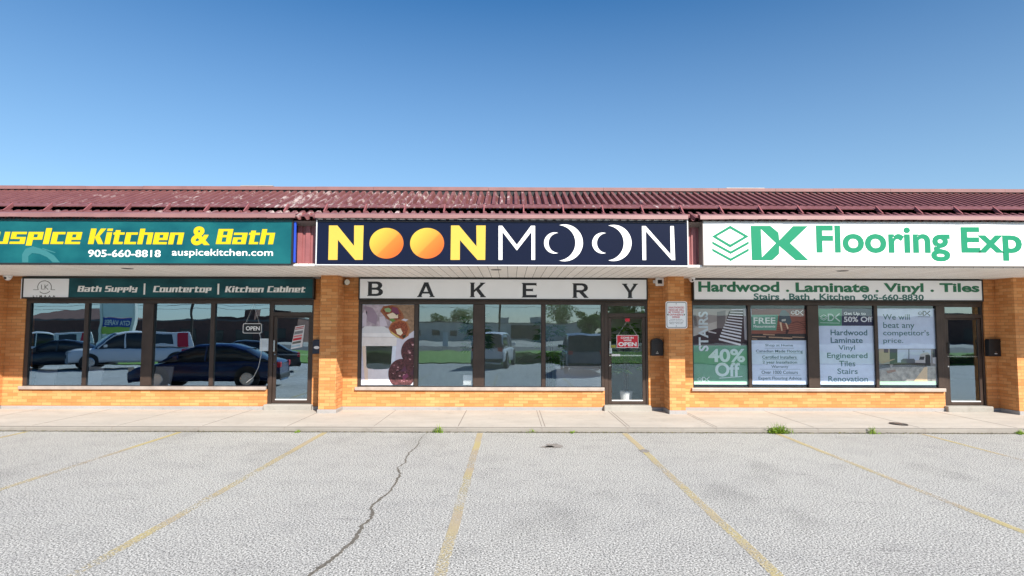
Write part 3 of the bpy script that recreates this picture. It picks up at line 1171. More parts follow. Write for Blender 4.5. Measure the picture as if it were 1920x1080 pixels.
def stroke(mb, px, pts_, wd, m, Y0, Y1):
    """a printed stroke along pts_ (crop pixels)"""
    ps = [Vector(p) for p in pts_]
    l, r_ = [], []
    for i, p in enumerate(ps):
        d = (ps[min(i + 1, len(ps) - 1)] - ps[max(0, i - 1)]).normalized()
        n = Vector((-d.y, d.x)) * wd / 2
        l.append(tuple(p + n))
        r_.append(tuple(p - n))
    for i in range(len(ps) - 1):
        q = px.pts([l[i], l[i + 1], r_[i + 1], r_[i]])
        a = sum(q[k][0] * q[(k + 1) % 4][1] - q[(k + 1) % 4][0] * q[k][1] for k in range(4))
        mb.prism([q if a > 0 else list(reversed(q))], Y0, Y1, m)


stroke(lg, K1, [(210, 181), (268, 181)] , 5, M['ink'], yq, yq + .003)
stroke(lg, K1, [(425, 181), (470, 181)], 5, M['ink'], yq, yq + .003)
stroke(lg, K1, [(345 + 82 * math.cos(R(a)), 150 + 76 * math.sin(R(a))) for a in range(156, 385, 12)], 6, M['ink'], yq, yq + .003)
stroke(lg, K1, [(345 + 82 * math.cos(R(a)), 150 + 76 * math.sin(R(a))) for a in range(38, 146, 12)], 6, M['ink'], yq, yq + .003)
stroke(lg, K1, [(308, 120), (308, 174), (338, 174)], 6, M['ink'], yq, yq + .003)
stroke(lg, K1, [(349, 120), (349, 178)], 6, M['ink'], yq, yq + .003)
stroke(lg, K1, [(387, 120), (352, 148), (387, 178)], 6, M['ink'], yq, yq + .003)
fit_text(lg, "LIMAAA", K1.rect(205, 248, 472, 270), yq + .001, M['ink'], spacing=2.2, bold=.03)
lg.build("monogram", b1)
tb = MB()
K2 = Px(320, 515, 6.4, YBD)
yq = YBD - .004
a = K1.rect(738, 135, 1030, 206)
block_text(tb, "Bath", a, yq, M['white'])
tb.build("lettering", b1)
tb = MB()
block_text(tb, "Supply", K1.rect(1066, 135, 1460, 206), yq, M['white'])
block_text(tb, "Countertop", rect_px(287.2, 536.3, 397.0, 548, YBD), yq, M['white'])
block_text(tb, "Kitchen", K2.rect(652, 139, 1120, 212), yq, M['white'])
block_text(tb, "CabInet", K2.rect(1158, 139, 1620, 212), yq, M['white'])
for q in (K1.rect(1532, 106, 1552, 240), K2.rect(562, 108, 583, 238)):
    tb.box(q[0], q[2], yq, yq + .003, q[1], q[3], M['white'])
tb.build("lettering", b1)

b2 = box_sign("band_sign", "white band sign reading BAKERY in spaced black letters", (X(671, YBD), zb0, X(1215.3, YBD), zb1), YBD, .14, M['black'], M['bandwhite'], .03, BAND)  # black frame widened; its top paints the shaded gap under the soffit
SER = {
    'B': ([(0, 0), (.62, 0), (.85, .05), (.97, .17), (1, .29), (.95, .42), (.8, .52), (.9, .6), (.95, .74), (.9, .88), (.78, .97), (.6, 1), (0, 1), (.03, .95), (.06, .93), (.06, .07), (.03, .05)],
          [(.3, .15), (.58, .15), (.7, .2), (.73, .29), (.7, .38), (.58, .43), (.3, .43)], [(.3, .58), (.55, .58), (.66, .63), (.69, .72), (.66, .8), (.55, .85), (.3, .85)]),
    'A': ([(0, 0), (.3, 0), (.27, .06), (.24, .07), (.31, .24), (.68, .24), (.75, .07), (.71, .06), (.69, 0), (1, 0), (.97, .07), (.93, .09), (.63, .97), (.66, 1), (.36, 1), (.39, .97), (.07, .09), (.03, .07)],
          [(.36, .36), (.63, .36), (.5, .74)]),
    'K': ([(0, 0), (.33, 0), (.3, .06), (.27, .07), (.27, .33), (.4, .46), (.68, .07), (.65, .06), (.63, 0), (1, 0), (.98, .05), (.93, .08), (.58, .58), (.85, .9), (.93, .95), (.96, 1), (.62, 1), (.63, .95), (.66, .92), (.27, .5), (.27, .93), (.3, .95), (.33, 1), (0, 1), (.03, .95), (.06, .93), (.06, .07), (.03, .06)],),
    'E': ([(0, 0), (1, 0), (1, .22), (.95, .17), (.3, .17), (.3, .44), (.72, .44), (.75, .38), (.75, .65), (.72, .59), (.3, .59), (.3, .84), (.93, .84), (.98, .78), (.98, 1), (0, 1), (.03, .95), (.07, .93), (.07, .07), (.03, .05)],),
    'R': ([(0, 0), (.33, 0), (.3, .06), (.27, .07), (.27, .38), (.42, .38), (.7, .04), (.74, 0), (1, 0), (.98, .05), (.93, .08), (.68, .41), (.85, .47), (.94, .58), (.96, .7), (.92, .85), (.8, .96), (.62, 1), (0, 1), (.03, .95), (.06, .93), (.06, .07), (.03, .06)],
          [(.27, .53), (.58, .53), (.69, .58), (.73, .69), (.69, .80), (.58, .85), (.27, .85)]),
    'Y': ([(.34, 0), (.66, 0), (.64, .05), (.61, .07), (.61, .4), (.92, .92), (.97, .95), (1, 1), (.67, 1), (.69, .95), (.73, .92), (.51, .53), (.29, .92), (.33, .95), (.35, 1), (0, 1), (.03, .95), (.08, .92), (.39, .4), (.39, .07), (.36, .05)],),
}
tb = MB()
for ch, q in (('B', (688.5, 528, 718.3, 555)), ('A', (782, 529.5, 815.5, 557)), ('K', (880.7, 530, 911.3, 557.3)), ('E', (978, 530.6, 1006.5, 557.8)), ('R', (1073, 531.2, 1103.5, 558.5)), ('Y', (1165.8, 532, 1196.5, 558.8))):
    x0, z0, x1, z1 = rect_px(*q, YBD)
    tb = MB()
    tb.prism([[(x0 + a * (x1 - x0), z0 + b * (z1 - z0)) for a, b in l] for l in SER[ch]], YBD - .004, YBD - .0005, M['ink'])
    tb.build("black_letter", b2)

b3 = box_sign("band_sign", "white band sign listing hardwood, laminate, vinyl and tiles in green", (X(1300, YBD), zb0, X(1846.5, YBD), zb1), YBD, .14, M['black'], M['bandwhite'], .03, BAND)  # frame widened here too, painting the dark gap above the sign
tb = MB()
tb = MB()
fit_text(tb, "Hardwood", rect_px(1309.2, 528.0, 1461, 547.5, YBD), YBD - .004, M['dgreen'], bold=.035)
tb.build("lettering", b3)
tb = MB()
fit_text(tb, ".", rect_px(1473.6, 543, 1479.6, 547.5, YBD), YBD - .004, M['dgreen'], bold=.03)
tb.build("lettering", b3)
tb = MB()
fit_text(tb, "Laminate", rect_px(1491.5, 530, 1629.3, 548, YBD), YBD - .004, M['dgreen'], bold=.035)
tb.build("lettering", b3)
tb = MB()
fit_text(tb, ".", rect_px(1641.5, 543.5, 1647.3, 548, YBD), YBD - .004, M['dgreen'], bold=.03)
tb.build("lettering", b3)
tb = MB()
fit_text(tb, "Vinyl", rect_px(1657, 531, 1731.5, 552.5, YBD), YBD - .004, M['dgreen'], bold=.035)
tb.build("lettering", b3)
tb = MB()
fit_text(tb, ".", rect_px(1744.4, 543, 1751, 547.5, YBD), YBD - .004, M['dgreen'], bold=.03)
tb.build("lettering", b3)
tb = MB()
fit_text(tb, "Tiles", rect_px(1761.5, 531, 1836, 547.8, YBD), YBD - .004, M['dgreen'], bold=.035)
tb.build("lettering", b3)
tb = MB()
slate = mat("slate_green_vinyl", (.022, .14, .13), .4)
tb = MB()
fit_text(tb, "Stairs . Bath . Kitchen", rect_px(1413, 550.3, 1603, 562.3, YBD), YBD - .004, slate, bold=.025)
tb.build("lettering", b3)
tb = MB()
fit_text(tb, "905-660-8830", rect_px(1616.5, 552, 1731.8, 563.2, YBD), YBD - .004, slate, bold=.025)
tb.build("lettering", b3)

# ================================================================== POSTERS BEHIND THE GLASS
YPO = YG + .012
POST = "advertising posters inside the flooring shop windows"


def poster(label, rect, color, group=None, name="poster", cat="poster", Y=YPO):
    x0, z0, x1, z1 = rect
    b = MB()
    b.box(x0, x1, Y, Y + .003, z0, z1, color)
    o = b.build(name, loc=((x0 + x1) / 2, Y, z0))
    return tag(o, label, cat, group)


class Print:
    def __init__(self, px):
        self.px = px
        self.mb = MB()

    def poly(self, pts_, col, layer=1):
        q = self.px.pts(pts_)
        n = len(q)
        a = sum(q[k][0] * q[(k + 1) % n][1] - q[(k + 1) % n][0] * q[k][1] for k in range(n))
        if a < 0:
            q = list(reversed(q))
        tr = tessellate_polygon([[Vector((p[0], p[1], 0)) for p in q]])
        Y = self.px.Y - .0009 * layer
        f = []
        for t in tr:
            A_, B_, C_ = [Vector(q[k]) for k in t]
            f.append(tuple(t) if (B_ - A_).cross(C_ - A_) > 0 else tuple(reversed(t)))
        self.mb.raw([(p[0], Y, p[1]) for p in q], f, col if not isinstance(col, tuple) else flat(col))

    def rect(self, x0, y0, x1, y1, col, layer=1):
        self.poly([(x0, y1), (x1, y1), (x1, y0), (x0, y0)], col, layer)

    def text(self, s, x0, y0, x1, y1, col, layer=3, **kw):
        fit_text(self.mb, s, self.px.rect(x0, y0, x1, y1), self.px.Y - .0009 * layer, flat(col) if isinstance(col, tuple) else col, **kw)

    def stroke(self, pts_, wd, col, layer=3):
        ps = [Vector(p) for p in pts_]
        for i in range(len(ps) - 1):
            d = (ps[i + 1] - ps[i]).normalized()
            n = Vector((-d.y, d.x)) * wd / 2
            self.poly([tuple(ps[i] + n), tuple(ps[i + 1] + n), tuple(ps[i + 1] - n), tuple(ps[i] - n)], col, layer)

    def build(self, name, parent):
        o = self.mb.build(name, parent)
        self.mb = MB()
        return o


def small_logo(P, x, y, sc, col, layer=4):
    """the layered diamond and the two joined capitals, at the size of a poster corner"""
    s_ = lambda l: [(x + a * sc, y + b * sc) for a, b in l]
    P.stroke(s_([(0, 30), (30, 12), (60, 30), (30, 48), (0, 30)]), 5 * sc, col, layer)
    P.stroke(s_([(0, 42), (30, 60), (60, 42)]), 5 * sc, col, layer)
    P.stroke(s_([(70, 4), (70, 66)]), 12 * sc, col, layer)
    P.stroke(s_([(76, 8), (100, 10), (118, 35), (100, 60), (76, 62)]), 10 * sc, col, layer)
    P.stroke(s_([(165, 2), (126, 35), (168, 70)]), 10 * sc, col, layer)
    P.stroke(s_([(0, 80), (165, 84)]), 4 * sc, col, layer)


GREEN_P, PALE, INKB = (92, 158, 128), (206, 219, 238), (52, 92, 116)
PAPER = (214, 226, 252)  # paper colour carries the blue of the sky reflected over it
# 1: stairs, 40% off
P1 = Px(1295, 565, 6.548, YPO)
po = poster("green and photo poster reading STAIRS 40% Off in the leftmost flooring shop pane", P1.rect(20, 92, 712, 1022), flat((225, 230, 235)), POST)
pr = Print(P1)
pr.rect(22, 92, 708, 542, (168, 160, 160))
pr.poly([(30, 330), (320, 245), (320, 330), (215, 365), (30, 430)], (196, 190, 188), 2)
pr.poly([(30, 430), (215, 365), (330, 330), (420, 300), (470, 120), (660, 95), (706, 470), (706, 542), (30, 542)], (62, 40, 48), 2)
pr.poly([(320, 130), (430, 110), (420, 330), (322, 330)], (120, 112, 116), 3)
for i in range(12):
    t = i / 11
    xl = 345 + (500 - 345) * t
    xr_ = 612 + (645 - 612) * t
    yl_ = 452 - (452 - 97) * (t ** .9)
    yr_ = 520 - (520 - 97) * (t ** .9)
    th = 24 - 13 * t
    pr.poly([(xl, yl_), (xr_, yr_), (xr_, yr_ + th), (xl, yl_ + th)], (226, 226, 236), 4)
pr.poly([(645, 90), (694, 90), (700, 480), (662, 470)], (176, 172, 182), 4)
for i in range(4):
    pr.stroke([(34 + i * 9, 165), (52 + i * 9, 300)], 4, (50, 46, 52), 4)
pr.poly([(218, 362), (315, 385), (312, 398), (218, 378)], (210, 206, 212), 4)
pr.build("picture", po)
pr.rect(24, 543, 710, 984, GREEN_P)
pr.rect(26, 985, 712, 1020, (196, 236, 214))  # pale strip: sunlight along the poster's foot painted into the green
pr.build("green_or_sunlit_panel", po)
pr.text("STAIRS", 95, 125, 215, 612, (214, 226, 236), 6, bold=.03, rot=90)
pr.text("40%", 215, 583, 668, 748, (206, 228, 230), 4, bold=.03)
pr.text("Off", 300, 752, 605, 925, (206, 228, 230), 4, bold=.03)
pr.stroke([(350, 943), (635, 922)], 9, (206, 228, 230), 4)
pr.build("lettering", po)
small_logo(pr, 82, 925, .9, (206, 228, 230))
pr.build("logo", po)
# 2: free measurements
P2 = Px(1400, 565, 6.545, YPO)
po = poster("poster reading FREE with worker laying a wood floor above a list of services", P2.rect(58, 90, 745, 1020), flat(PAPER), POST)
pr = Print(P2)
pr.rect(58, 90, 735, 478, (150, 88, 74))
pr.poly([(58, 90), (735, 90), (735, 160), (58, 165)], (120, 62, 58), 2)
for i in range(5):
    y = 300 + i * 24
    pr.poly([(360, y), (730, y - 60), (730, y - 54), (360, y + 5)], (96, 52, 44), 2)
pr.rect(60, 398, 735, 478, (54, 44, 46), 2)
for q in ((200, 400, 345, 418), (64, 424, 235, 440), (270, 432, 440, 452), (440, 438, 560, 460), (560, 432, 710, 448), (64, 455, 130, 470)):
    pr.poly([(q[0], q[1]), (q[2], q[1] + 6), (q[2], q[3]), (q[0], q[3] - 4)], (186, 148, 124), 3)
pr.poly([(390, 240), (400, 160), (430, 110), (470, 108), (520, 150), (552, 250), (520, 290), (440, 262)], (78, 92, 104), 4)
pr.poly([(402, 255), (425, 258), (440, 360), (424, 362)], (226, 196, 170), 5)
pr.poly([(470, 262), (490, 268), (514, 330), (500, 340)], (226, 196, 170), 5)
pr.poly([(428, 222), (480, 216), (476, 242), (430, 246)], (206, 204, 200), 6)
pr.poly([(480, 345), (520, 350), (500, 398), (478, 398)], (70, 34, 36), 5)
pr.stroke([(560, 262), (620, 245), (690, 280), (728, 340)], 7, (92, 52, 48), 4)
pr.build("picture", po)
pr.poly([(58, 165), (388, 165), (362, 355), (58, 355)], (108, 166, 148), 7)
pr.build("green_or_sunlit_panel", po)
pr.text("FREE", 82, 198, 352, 275, (238, 246, 244), 9, bold=.02)
pr.text("Measurements", 80, 290, 350, 322, (238, 246, 244), 9, bold=.02)
for s_, x0, x1, y0, y1 in (("Shop at Home", 228, 568, 524, 562), ("Canadian Made Flooring", 112, 688, 594, 638), ("Certified Installers", 190, 612, 666, 704),
                           ("2 year Installation", 195, 618, 730, 774), ("Warranty", 302, 512, 785, 826), ("Over 1000 Colours", 182, 628, 850, 892), ("Expert Flooring Advice", 145, 672, 925, 974)):
    pr.text(s_, x0, y0, x1, y1, INKB, 3, bold=.012)
for y, x0, x1 in ((575, 220, 580), (643, 118, 690), (716, 190, 625), (833, 160, 660), (906, 145, 668)):
    pr.stroke([(x0, y), (x1, y)], 3, INKB, 3)
pr.build("lettering", po)
small_logo(pr, 540, 106, .9, (244, 240, 240), 8)
pr.build("logo", po)
# 3: list of floors
P3 = Px(1530, 565, 6.548, YPO)
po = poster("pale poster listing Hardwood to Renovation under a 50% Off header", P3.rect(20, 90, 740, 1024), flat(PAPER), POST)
pr = Print(P3)
pr.rect(20, 90, 314, 300, GREEN_P)
pr.build("green_or_sunlit_panel", po)
pr.rect(315, 90, 716, 300, (52, 52, 88))
pr.build("navy_panel", po)
pr.text("Get Up to", 342, 130, 610, 178, (240, 242, 250), 3, bold=.02)
pr.text("50% Off", 342, 188, 692, 254, (240, 242, 250), 3, bold=.02)
TXT3 = (58, 110, 124)
for s_, x0, x1, y0, y1 in (("Hardwood", 178, 628, 348, 418), ("Laminate", 180, 572, 443, 512), ("Vinyl", 275, 478, 538, 614), ("Engineered", 136, 632, 632, 718), ("Tiles", 282, 482, 730, 798), ("Stairs", 262, 512, 824, 892), ("Renovation", 150, 636, 918, 986)):
    pr.text(s_, x0, y0, x1, y1, TXT3, 3, bold=.012)
pr.build("lettering", po)
small_logo(pr, 50, 146, 1.45, (206, 228, 226), 4)
pr.build("logo", po)
# 4: beat any price
P4 = Px(1640, 565, 6.545, YPO)
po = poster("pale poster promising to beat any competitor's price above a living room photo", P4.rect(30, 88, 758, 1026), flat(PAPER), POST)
pr = Print(P4)
pr.rect(48, 582, 750, 980, (150, 146, 148))
pr.rect(275, 590, 690, 760, (196, 208, 228), 2)
pr.rect(414, 586, 424, 740, (70, 76, 92), 3)
pr.rect(185, 584, 278, 770, (42, 44, 58), 3)
pr.rect(52, 584, 182, 740, (176, 158, 136), 3)
pr.rect(112, 584, 165, 632, (74, 48, 60), 4)
pr.poly([(55, 850), (240, 806), (756, 800), (756, 980), (55, 980)], mat("rug_print", (.36, .32, .28), .5, var=.5, vscale=9), 3)
pr.poly([(240, 750), (620, 750), (640, 806), (210, 806)], (78, 72, 74), 4)
pr.poly([(322, 720), (350, 704), (480, 704), (496, 722), (494, 756), (322, 752)], (104, 110, 120), 5)
pr.poly([(498, 725), (540, 720), (560, 650), (600, 632), (650, 625), (680, 650), (686, 760), (498, 752)], (196, 194, 198), 5)
pr.poly([(545, 715), (556, 678), (612, 678), (600, 718)], (66, 66, 74), 6)
pr.poly([(620, 660), (655, 652), (680, 665), (684, 795), (620, 790)], (58, 56, 62), 6)
pr.poly([(710, 588), (756, 588), (756, 690), (712, 690)], (70, 68, 84), 4)
pr.poly([(708, 690), (756, 686), (756, 770), (712, 760)], (206, 206, 214), 5)
pr.poly([(55, 780), (180, 770), (190, 810), (55, 830)], (34, 32, 38), 5)
pr.poly([(60, 745), (240, 704), (250, 712), (90, 768)], (176, 150, 132), 6)
pr.stroke([(185, 760), (196, 832)], 6, (120, 110, 104), 6)
pr.poly([(480, 980), (610, 806), (646, 804), (646, 980)], (226, 192, 148), 5)
pr.poly([(140, 852), (250, 836), (262, 860), (160, 884)], (146, 104, 78), 5)
pr.poly([(586, 592), (600, 622), (614, 596), (606, 624), (592, 624)], (30, 32, 40), 6)
pr.build("picture", po)
pr.rect(56, 981, 758, 1024, (184, 222, 192))  # sunlit foot of the poster, painted as a pale green strip
pr.build("green_or_sunlit_panel", po)
for s_, x0, x1, y0, y1 in (("We will", 100, 428, 158, 226), ("beat any", 104, 488, 256, 350), ("competitor's", 104, 668, 352, 438), ("price.", 106, 350, 456, 528)):
    pr.text(s_, x0, y0, x1, y1, (74, 122, 128), 3, bold=.004)
pr.build("lettering", po)
small_logo(pr, 530, 116, .9, (34, 48, 78), 4)
pr.build("logo", po)

# bakery poster: paper cup, wraps and cookies
YPO = YG - .012
P5 = Px(670, 565, 6.545, YPO)
tanm = mat("kraft_paper_print", (.30, .19, .12), .6, var=.35, vscale=14)
cook = mat("cookie_print", (.085, .026, .03), .6, var=.75, vscale=26)
sauce = mat("filling_print", (.24, .055, .022), .6, var=.7, vscale=30)
backp = mat("frosted_glass_print", (.42, .36, .43), .6, var=.35, vscale=9)
# the poster leaves the cup's label clear: build the sheet with a real hole there
hole = [(106, 548), (430, 548), (412, 800), (380, 826), (300, 834), (220, 834), (130, 822), (112, 805)]
b = MB()
b.prism([P5.pts([(38, 1028), (700, 1028), (708, 40), (44, 40)]), P5.pts(list(reversed(hole)))], YPO, YPO + .003, flat((206, 204, 220)))
pc = P5.p(370, 1028)
po = tag(b.build("poster", loc=(pc[0], YPO, pc[1])), "food poster of a white takeaway cup, cut wraps and dark cookies in the bakery window", "poster")
pr = Print(P5)
pr.poly([(44, 42), (330, 42), (420, 300), (400, 330), (44, 330)], backp, 1)
pr.poly([(60, 150), (120, 120), (110, 300), (60, 310)], (198, 190, 206), 2)
pr.poly([(270, 190), (330, 180), (370, 300), (280, 310)], (200, 192, 208), 2)
pr.poly([(90, 60), (190, 80), (250, 180), (230, 290), (130, 240)], (150, 132, 152), 2)
pr.build("background", po)
# cup (polygons around the clear label)
pr.poly([(62, 385), (60, 340), (90, 305), (330, 308), (378, 340), (400, 385)], (214, 216, 222), 3)
pr.poly([(48, 386), (470, 388), (486, 440), (48, 436)], (232, 232, 236), 3)
pr.poly([(48, 437), (486, 441), (478, 548), (106, 547.5), (56, 548)], (226, 222, 222), 3)
pr.poly([(56, 548), (105, 548), (111, 806), (130, 823), (130, 1026), (98, 1026)], (222, 206, 190), 3)
pr.poly([(431, 549), (478, 549), (440, 1026), (381, 1026), (381, 827), (413, 801)], (212, 222, 238), 3)
pr.poly([(131, 824), (220, 836), (300, 836), (380, 828), (380, 1026), (131, 1026)], (220, 220, 228), 3)
pr.stroke([(48, 437), (486, 441)], 6, (196, 190, 190), 4)
pr.build("cup_picture", po)
# wraps
pr.poly([(420, 42), (706, 42), (706, 190), (660, 230), (560, 210), (500, 150)], tanm, 4)
pr.poly([(600, 240), (706, 180), (706, 350), (640, 400), (600, 340)], tanm, 5)
pr.poly([(280, 120), (320, 60), (420, 44), (500, 70), (560, 150), (575, 210), (520, 240), (440, 262), (360, 215)], (146, 88, 54), 5)
pr.poly([(310, 110), (340, 70), (420, 56), (490, 80), (540, 150), (540, 205), (440, 245), (370, 205)], sauce, 6)
pr.poly([(330, 90), (385, 78), (420, 105), (400, 135), (350, 130)], (136, 168, 120), 7)
pr.poly([(430, 70), (490, 80), (520, 150), (480, 170), (420, 120)], (116, 50, 84), 7)
pr.poly([(360, 165), (430, 138), (500, 160), (500, 205), (400, 212)], (226, 210, 190), 7)
pr.poly([(390, 222), (440, 208), (470, 235), (430, 258)], (96, 140, 66), 8)
pr.poly([(382, 330), (420, 262), (520, 225), (610, 250), (645, 340), (630, 420), (560, 468), (480, 440), (410, 390)], (170, 106, 62), 6)
pr.poly([(400, 325), (430, 275), (520, 240), (600, 265), (625, 340), (605, 410), (555, 450), (480, 420), (420, 375)], sauce, 7)
pr.poly([(470, 345), (530, 330), (560, 390), (530, 420), (490, 400)], (232, 220, 198), 8)
pr.poly([(560, 420), (600, 405), (590, 440), (560, 455)], (36, 46, 24), 8)
pr.poly([(400, 360), (440, 385), (520, 440), (510, 452), (430, 400)], (206, 186, 110), 8)
pr.build("wrap_picture", po)
# cookies
def round_pts(cx, cy, rx, ry, a0=0, a1=360, n=36):
    return [(cx + rx * math.cos(R(a0 + (a1 - a0) * i / n)), cy + ry * math.sin(R(a0 + (a1 - a0) * i / n))) for i in range(n + 1)]
pr.poly([p for p in round_pts(705, 620, 168, 175, 90, 270)], cook, 6)
q = [(min(x, 700), min(y, 1026)) for x, y in round_pts(545, 890, 165, 184)]
pr.poly(q, cook, 7)
for i in range(60):
    a, rr = random.uniform(0, 6.28), random.uniform(.2, .92)
    if i % 3 == 0:
        cx, cy = 640 + random.uniform(-60, 50), 600 + random.uniform(-120, 120)
        ly = 7
        if (cx - 705) ** 2 / 168 ** 2 + (cy - 620) ** 2 / 175 ** 2 > .75 or cy > 715:
            continue
    else:
        cx, cy = 545 + 150 * rr * math.cos(a), 890 + 170 * rr * math.sin(a)
        ly = 9
        if cx > 680 or cy > 1005:
            continue
    s_ = random.uniform(8, 22)
    pl = [(cx + s_ * random.uniform(.5, 1.1) * math.cos(k * 1.2566), cy + s_ * random.uniform(.4, .9) * math.sin(k * 1.2566)) for k in range(5)]
    pr.poly([(min(x, 700), y) for x, y in pl], random.choice([(150, 104, 112), (206, 158, 162), (70, 34, 44), (40, 16, 24), (96, 50, 58)]), ly + (i % 2) * .5 + .1 + i * .004)
pr.poly([(530, 860), (585, 790), (610, 858)], (92, 48, 74), 11)
pr.poly([(550, 920), (610, 880), (630, 920), (570, 970)], (128, 58, 92), 11)
pr.poly([(640, 880), (690, 830), (698, 880), (680, 915)], (84, 44, 62), 11)
pr.build("cookie_picture", po)

# ================================================================== SMALL THINGS ON THE FRONT
def hanging_sign(label, rect, Y, face, border, lines, apex, cord):
    x0, z0, x1, z1 = rect
    b = MB()
    b.box(x0, x1, Y, Y + .006, z0, z1, border)
    b.box(x0 + .012, x1 - .012, Y - .002, Y - .0002, z0 + .012, z1 - .012, face)
    o = tag(b.build("open_sign", loc=((x0 + x1) / 2, Y, z0)), label, "sign")
    c = MB()
    c.tube([(x0 + .03, Y + .003, z1 - .001), apex, (x1 - .03, Y + .003, z1 - .001)], .003, cord, 6)
    c.build("cord", o)
    t_ = MB()
    for s_, q in lines:
        fit_text(t_, s_, q, Y - .004, M['white'], bold=.04)
    t_.build("lettering", o)
    return o


YD = YG - .008
Pd = Px(1130, 570, 5.4, YD)
ap = Pd.p(250, 170)
os_ = hanging_sign("red hanging sign reading OPEN inside the bakery door", Pd.rect(141, 314, 362, 444), YD, M['red'], M['white'],
                   [("COME IN", Pd.rect(182, 331, 312, 352)), ("WE'RE", Pd.rect(208, 358, 292, 376)), ("OPEN", Pd.rect(158, 386, 344, 428))], (ap[0], YD, ap[1]), M['white'])
q = Pd.rect(228, 146, 274, 178)
MB().box(q[0], q[2], YD - .01, YD - .001, q[1], q[3], M['red']).build("hanger", os_)
# notices on the bakery door
q = Pd.rect(90, 507, 178, 528)
o = MB().box(q[0], q[2], YD, YD + .002, q[1], q[3], M['white']).build("door_notice", loc=(q[0], YD, q[1]))
tag(o, "thin white sticker strip beside the bakery door handle", "sticker")
q = Pd.rect(66, 447, 94, 500)
o = MB().box(q[0], q[2], YD, YD + .002, q[1], q[3], flat((206, 226, 236))).build("door_notice", loc=(q[0], YD, q[1]))
tag(o, "small pale blue sticker on the bakery door glass by the handle", "sticker")
q = Pd.rect(72, 415, 132, 442)
o = MB().box(q[0], q[2], YD, YD + .002, q[1], q[3], flat((150, 150, 40))).build("door_notice", loc=(q[0], YD, q[1]))
tag(o, "small yellow green sticker left of the red open sign", "sticker")

# the grey open sign of the kitchen shop
Pk = Px(320, 500, 3.856, YG - .03)
x0, z0, x1, z1 = Pk.rect(524, 412, 656, 480)
Y = YG - .03
b = MB()
rr = .03
loop = []
for cx, cz, a0 in ((x1 - rr, z1 - rr, 0), (x0 + rr, z1 - rr, 90), (x0 + rr, z0 + rr, 180), (x1 - rr, z0 + rr, 270)):
    for k in range(6):
        loop.append((cx + rr * math.cos(R(a0 + k * 18)), Y, cz + rr * math.sin(R(a0 + k * 18))))
b.tube(loop + [loop[0]], .006, M['white'], 6)
b.box(x0 + .02, x1 - .02, Y + .012, Y + .02, z0 + .02, z1 - .02, M['black'])
o = tag(b.build("open_sign", loc=((x0 + x1) / 2, Y, z0)), "unlit rounded OPEN sign hanging in the kitchen shop window", "sign")
t_ = MB()
fit_text(t_, "OPEN", Pk.rect(543, 431, 643, 461), Y + .006, M['white'], bold=.02)
t_.build("lettering", o)
ap = Pk.p(600, 272)
c = MB()
c.tube([(x0 + .05, Y, z1), (ap[0], Y, ap[1]), (x1 - .05, Y, z1)], .0028, M['alum'], 6)
cz = Pk.pts([(640, 480), (656, 540), (652, 640), (632, 730), (596, 800), (545, 838)])
c.tube([(a, Y + .01, z) for a, z in cz], .0035, M['alum'], 6)
c.build("cord", o)
q = Pk.rect(642, 520, 704, 610)
o = MB().box(q[0], q[2], YG - .010, YG - .006, q[1], q[3], flat((196, 206, 214))).build("window_notice", loc=(q[0], YG, q[1]))
tag(o, "pale paper notice taped in the kitchen shop's right pane", "notice")
t_ = MB()
for k in range(7):
    zz = q[3] - .03 - k * .026
    t_.box(q[0] + .012, q[2] - random.uniform(.012, .05), YG - .0115, YG - .0102, zz - .006, zz, flat((120, 128, 140)))
t_.build("print", o)
# slanted notices on the kitchen shop door
Pn = Px(500, 565, 5.143, YG + .004)
nb = MB()
pl = Pn.pts([(232, 462), (342, 440), (368, 228), (276, 242)])
nb.prism([pl], YG + .004, YG + .007, flat((206, 204, 206)))
o = tag(nb.build("door_notice", loc=(pl[0][0], YG + .004, pl[0][1])), "tall slanted notice with red and grey blocks on the kitchen shop door", "notice")
t_ = Print(Pn)
for y0, y1, col in ((252, 262, (176, 60, 66)), (268, 276, (150, 80, 86)), (292, 322, (120, 120, 124)), (332, 350, (200, 120, 124)), (358, 382, (188, 30, 50)), (392, 414, (90, 90, 84)), (428, 446, (150, 178, 194))):
    k0, k1 = (y0 - 242) / 220, (y1 - 242) / 220
    xa0, xa1 = 276 - 44 * k0, 276 - 44 * k1
    t_.poly([(xa0 + 4, y0), (xa0 + 86, y0 - 14), (xa1 + 86, y1 - 14), (xa1 + 4, y1)], col, 1)
t_.build("print", o)
# white paper at the foot of the bakery pane
q = rect_px(868.5, 703, 886.5, 722, YG + .015)
o = MB().box(q[0], q[2], YG + .015, YG + .018, q[1], q[3], M['white']).build("window_notice", loc=(q[0], YG, q[1]))
tag(o, "small white sheet at the foot of the bakery's second pane", "notice")

# parking notice on the pillar
Ps = Px(1220, 505, 6.353, YP - .012)
x0, z0, x1, z1 = Ps.rect(180, 382, 436, 704)


def rounded(x0, z0, x1, z1, r, n=6):
    l = []
    for cx, cz, a0 in ((x1 - r, z1 - r, 0), (x0 + r, z1 - r, 90), (x0 + r, z0 + r, 180), (x1 - r, z0 + r, 270)):
        for k in range(n + 1):
            l.append((cx + r * math.cos(R(a0 + k * 90 / n)), cz + r * math.sin(R(a0 + k * 90 / n))))
    return l


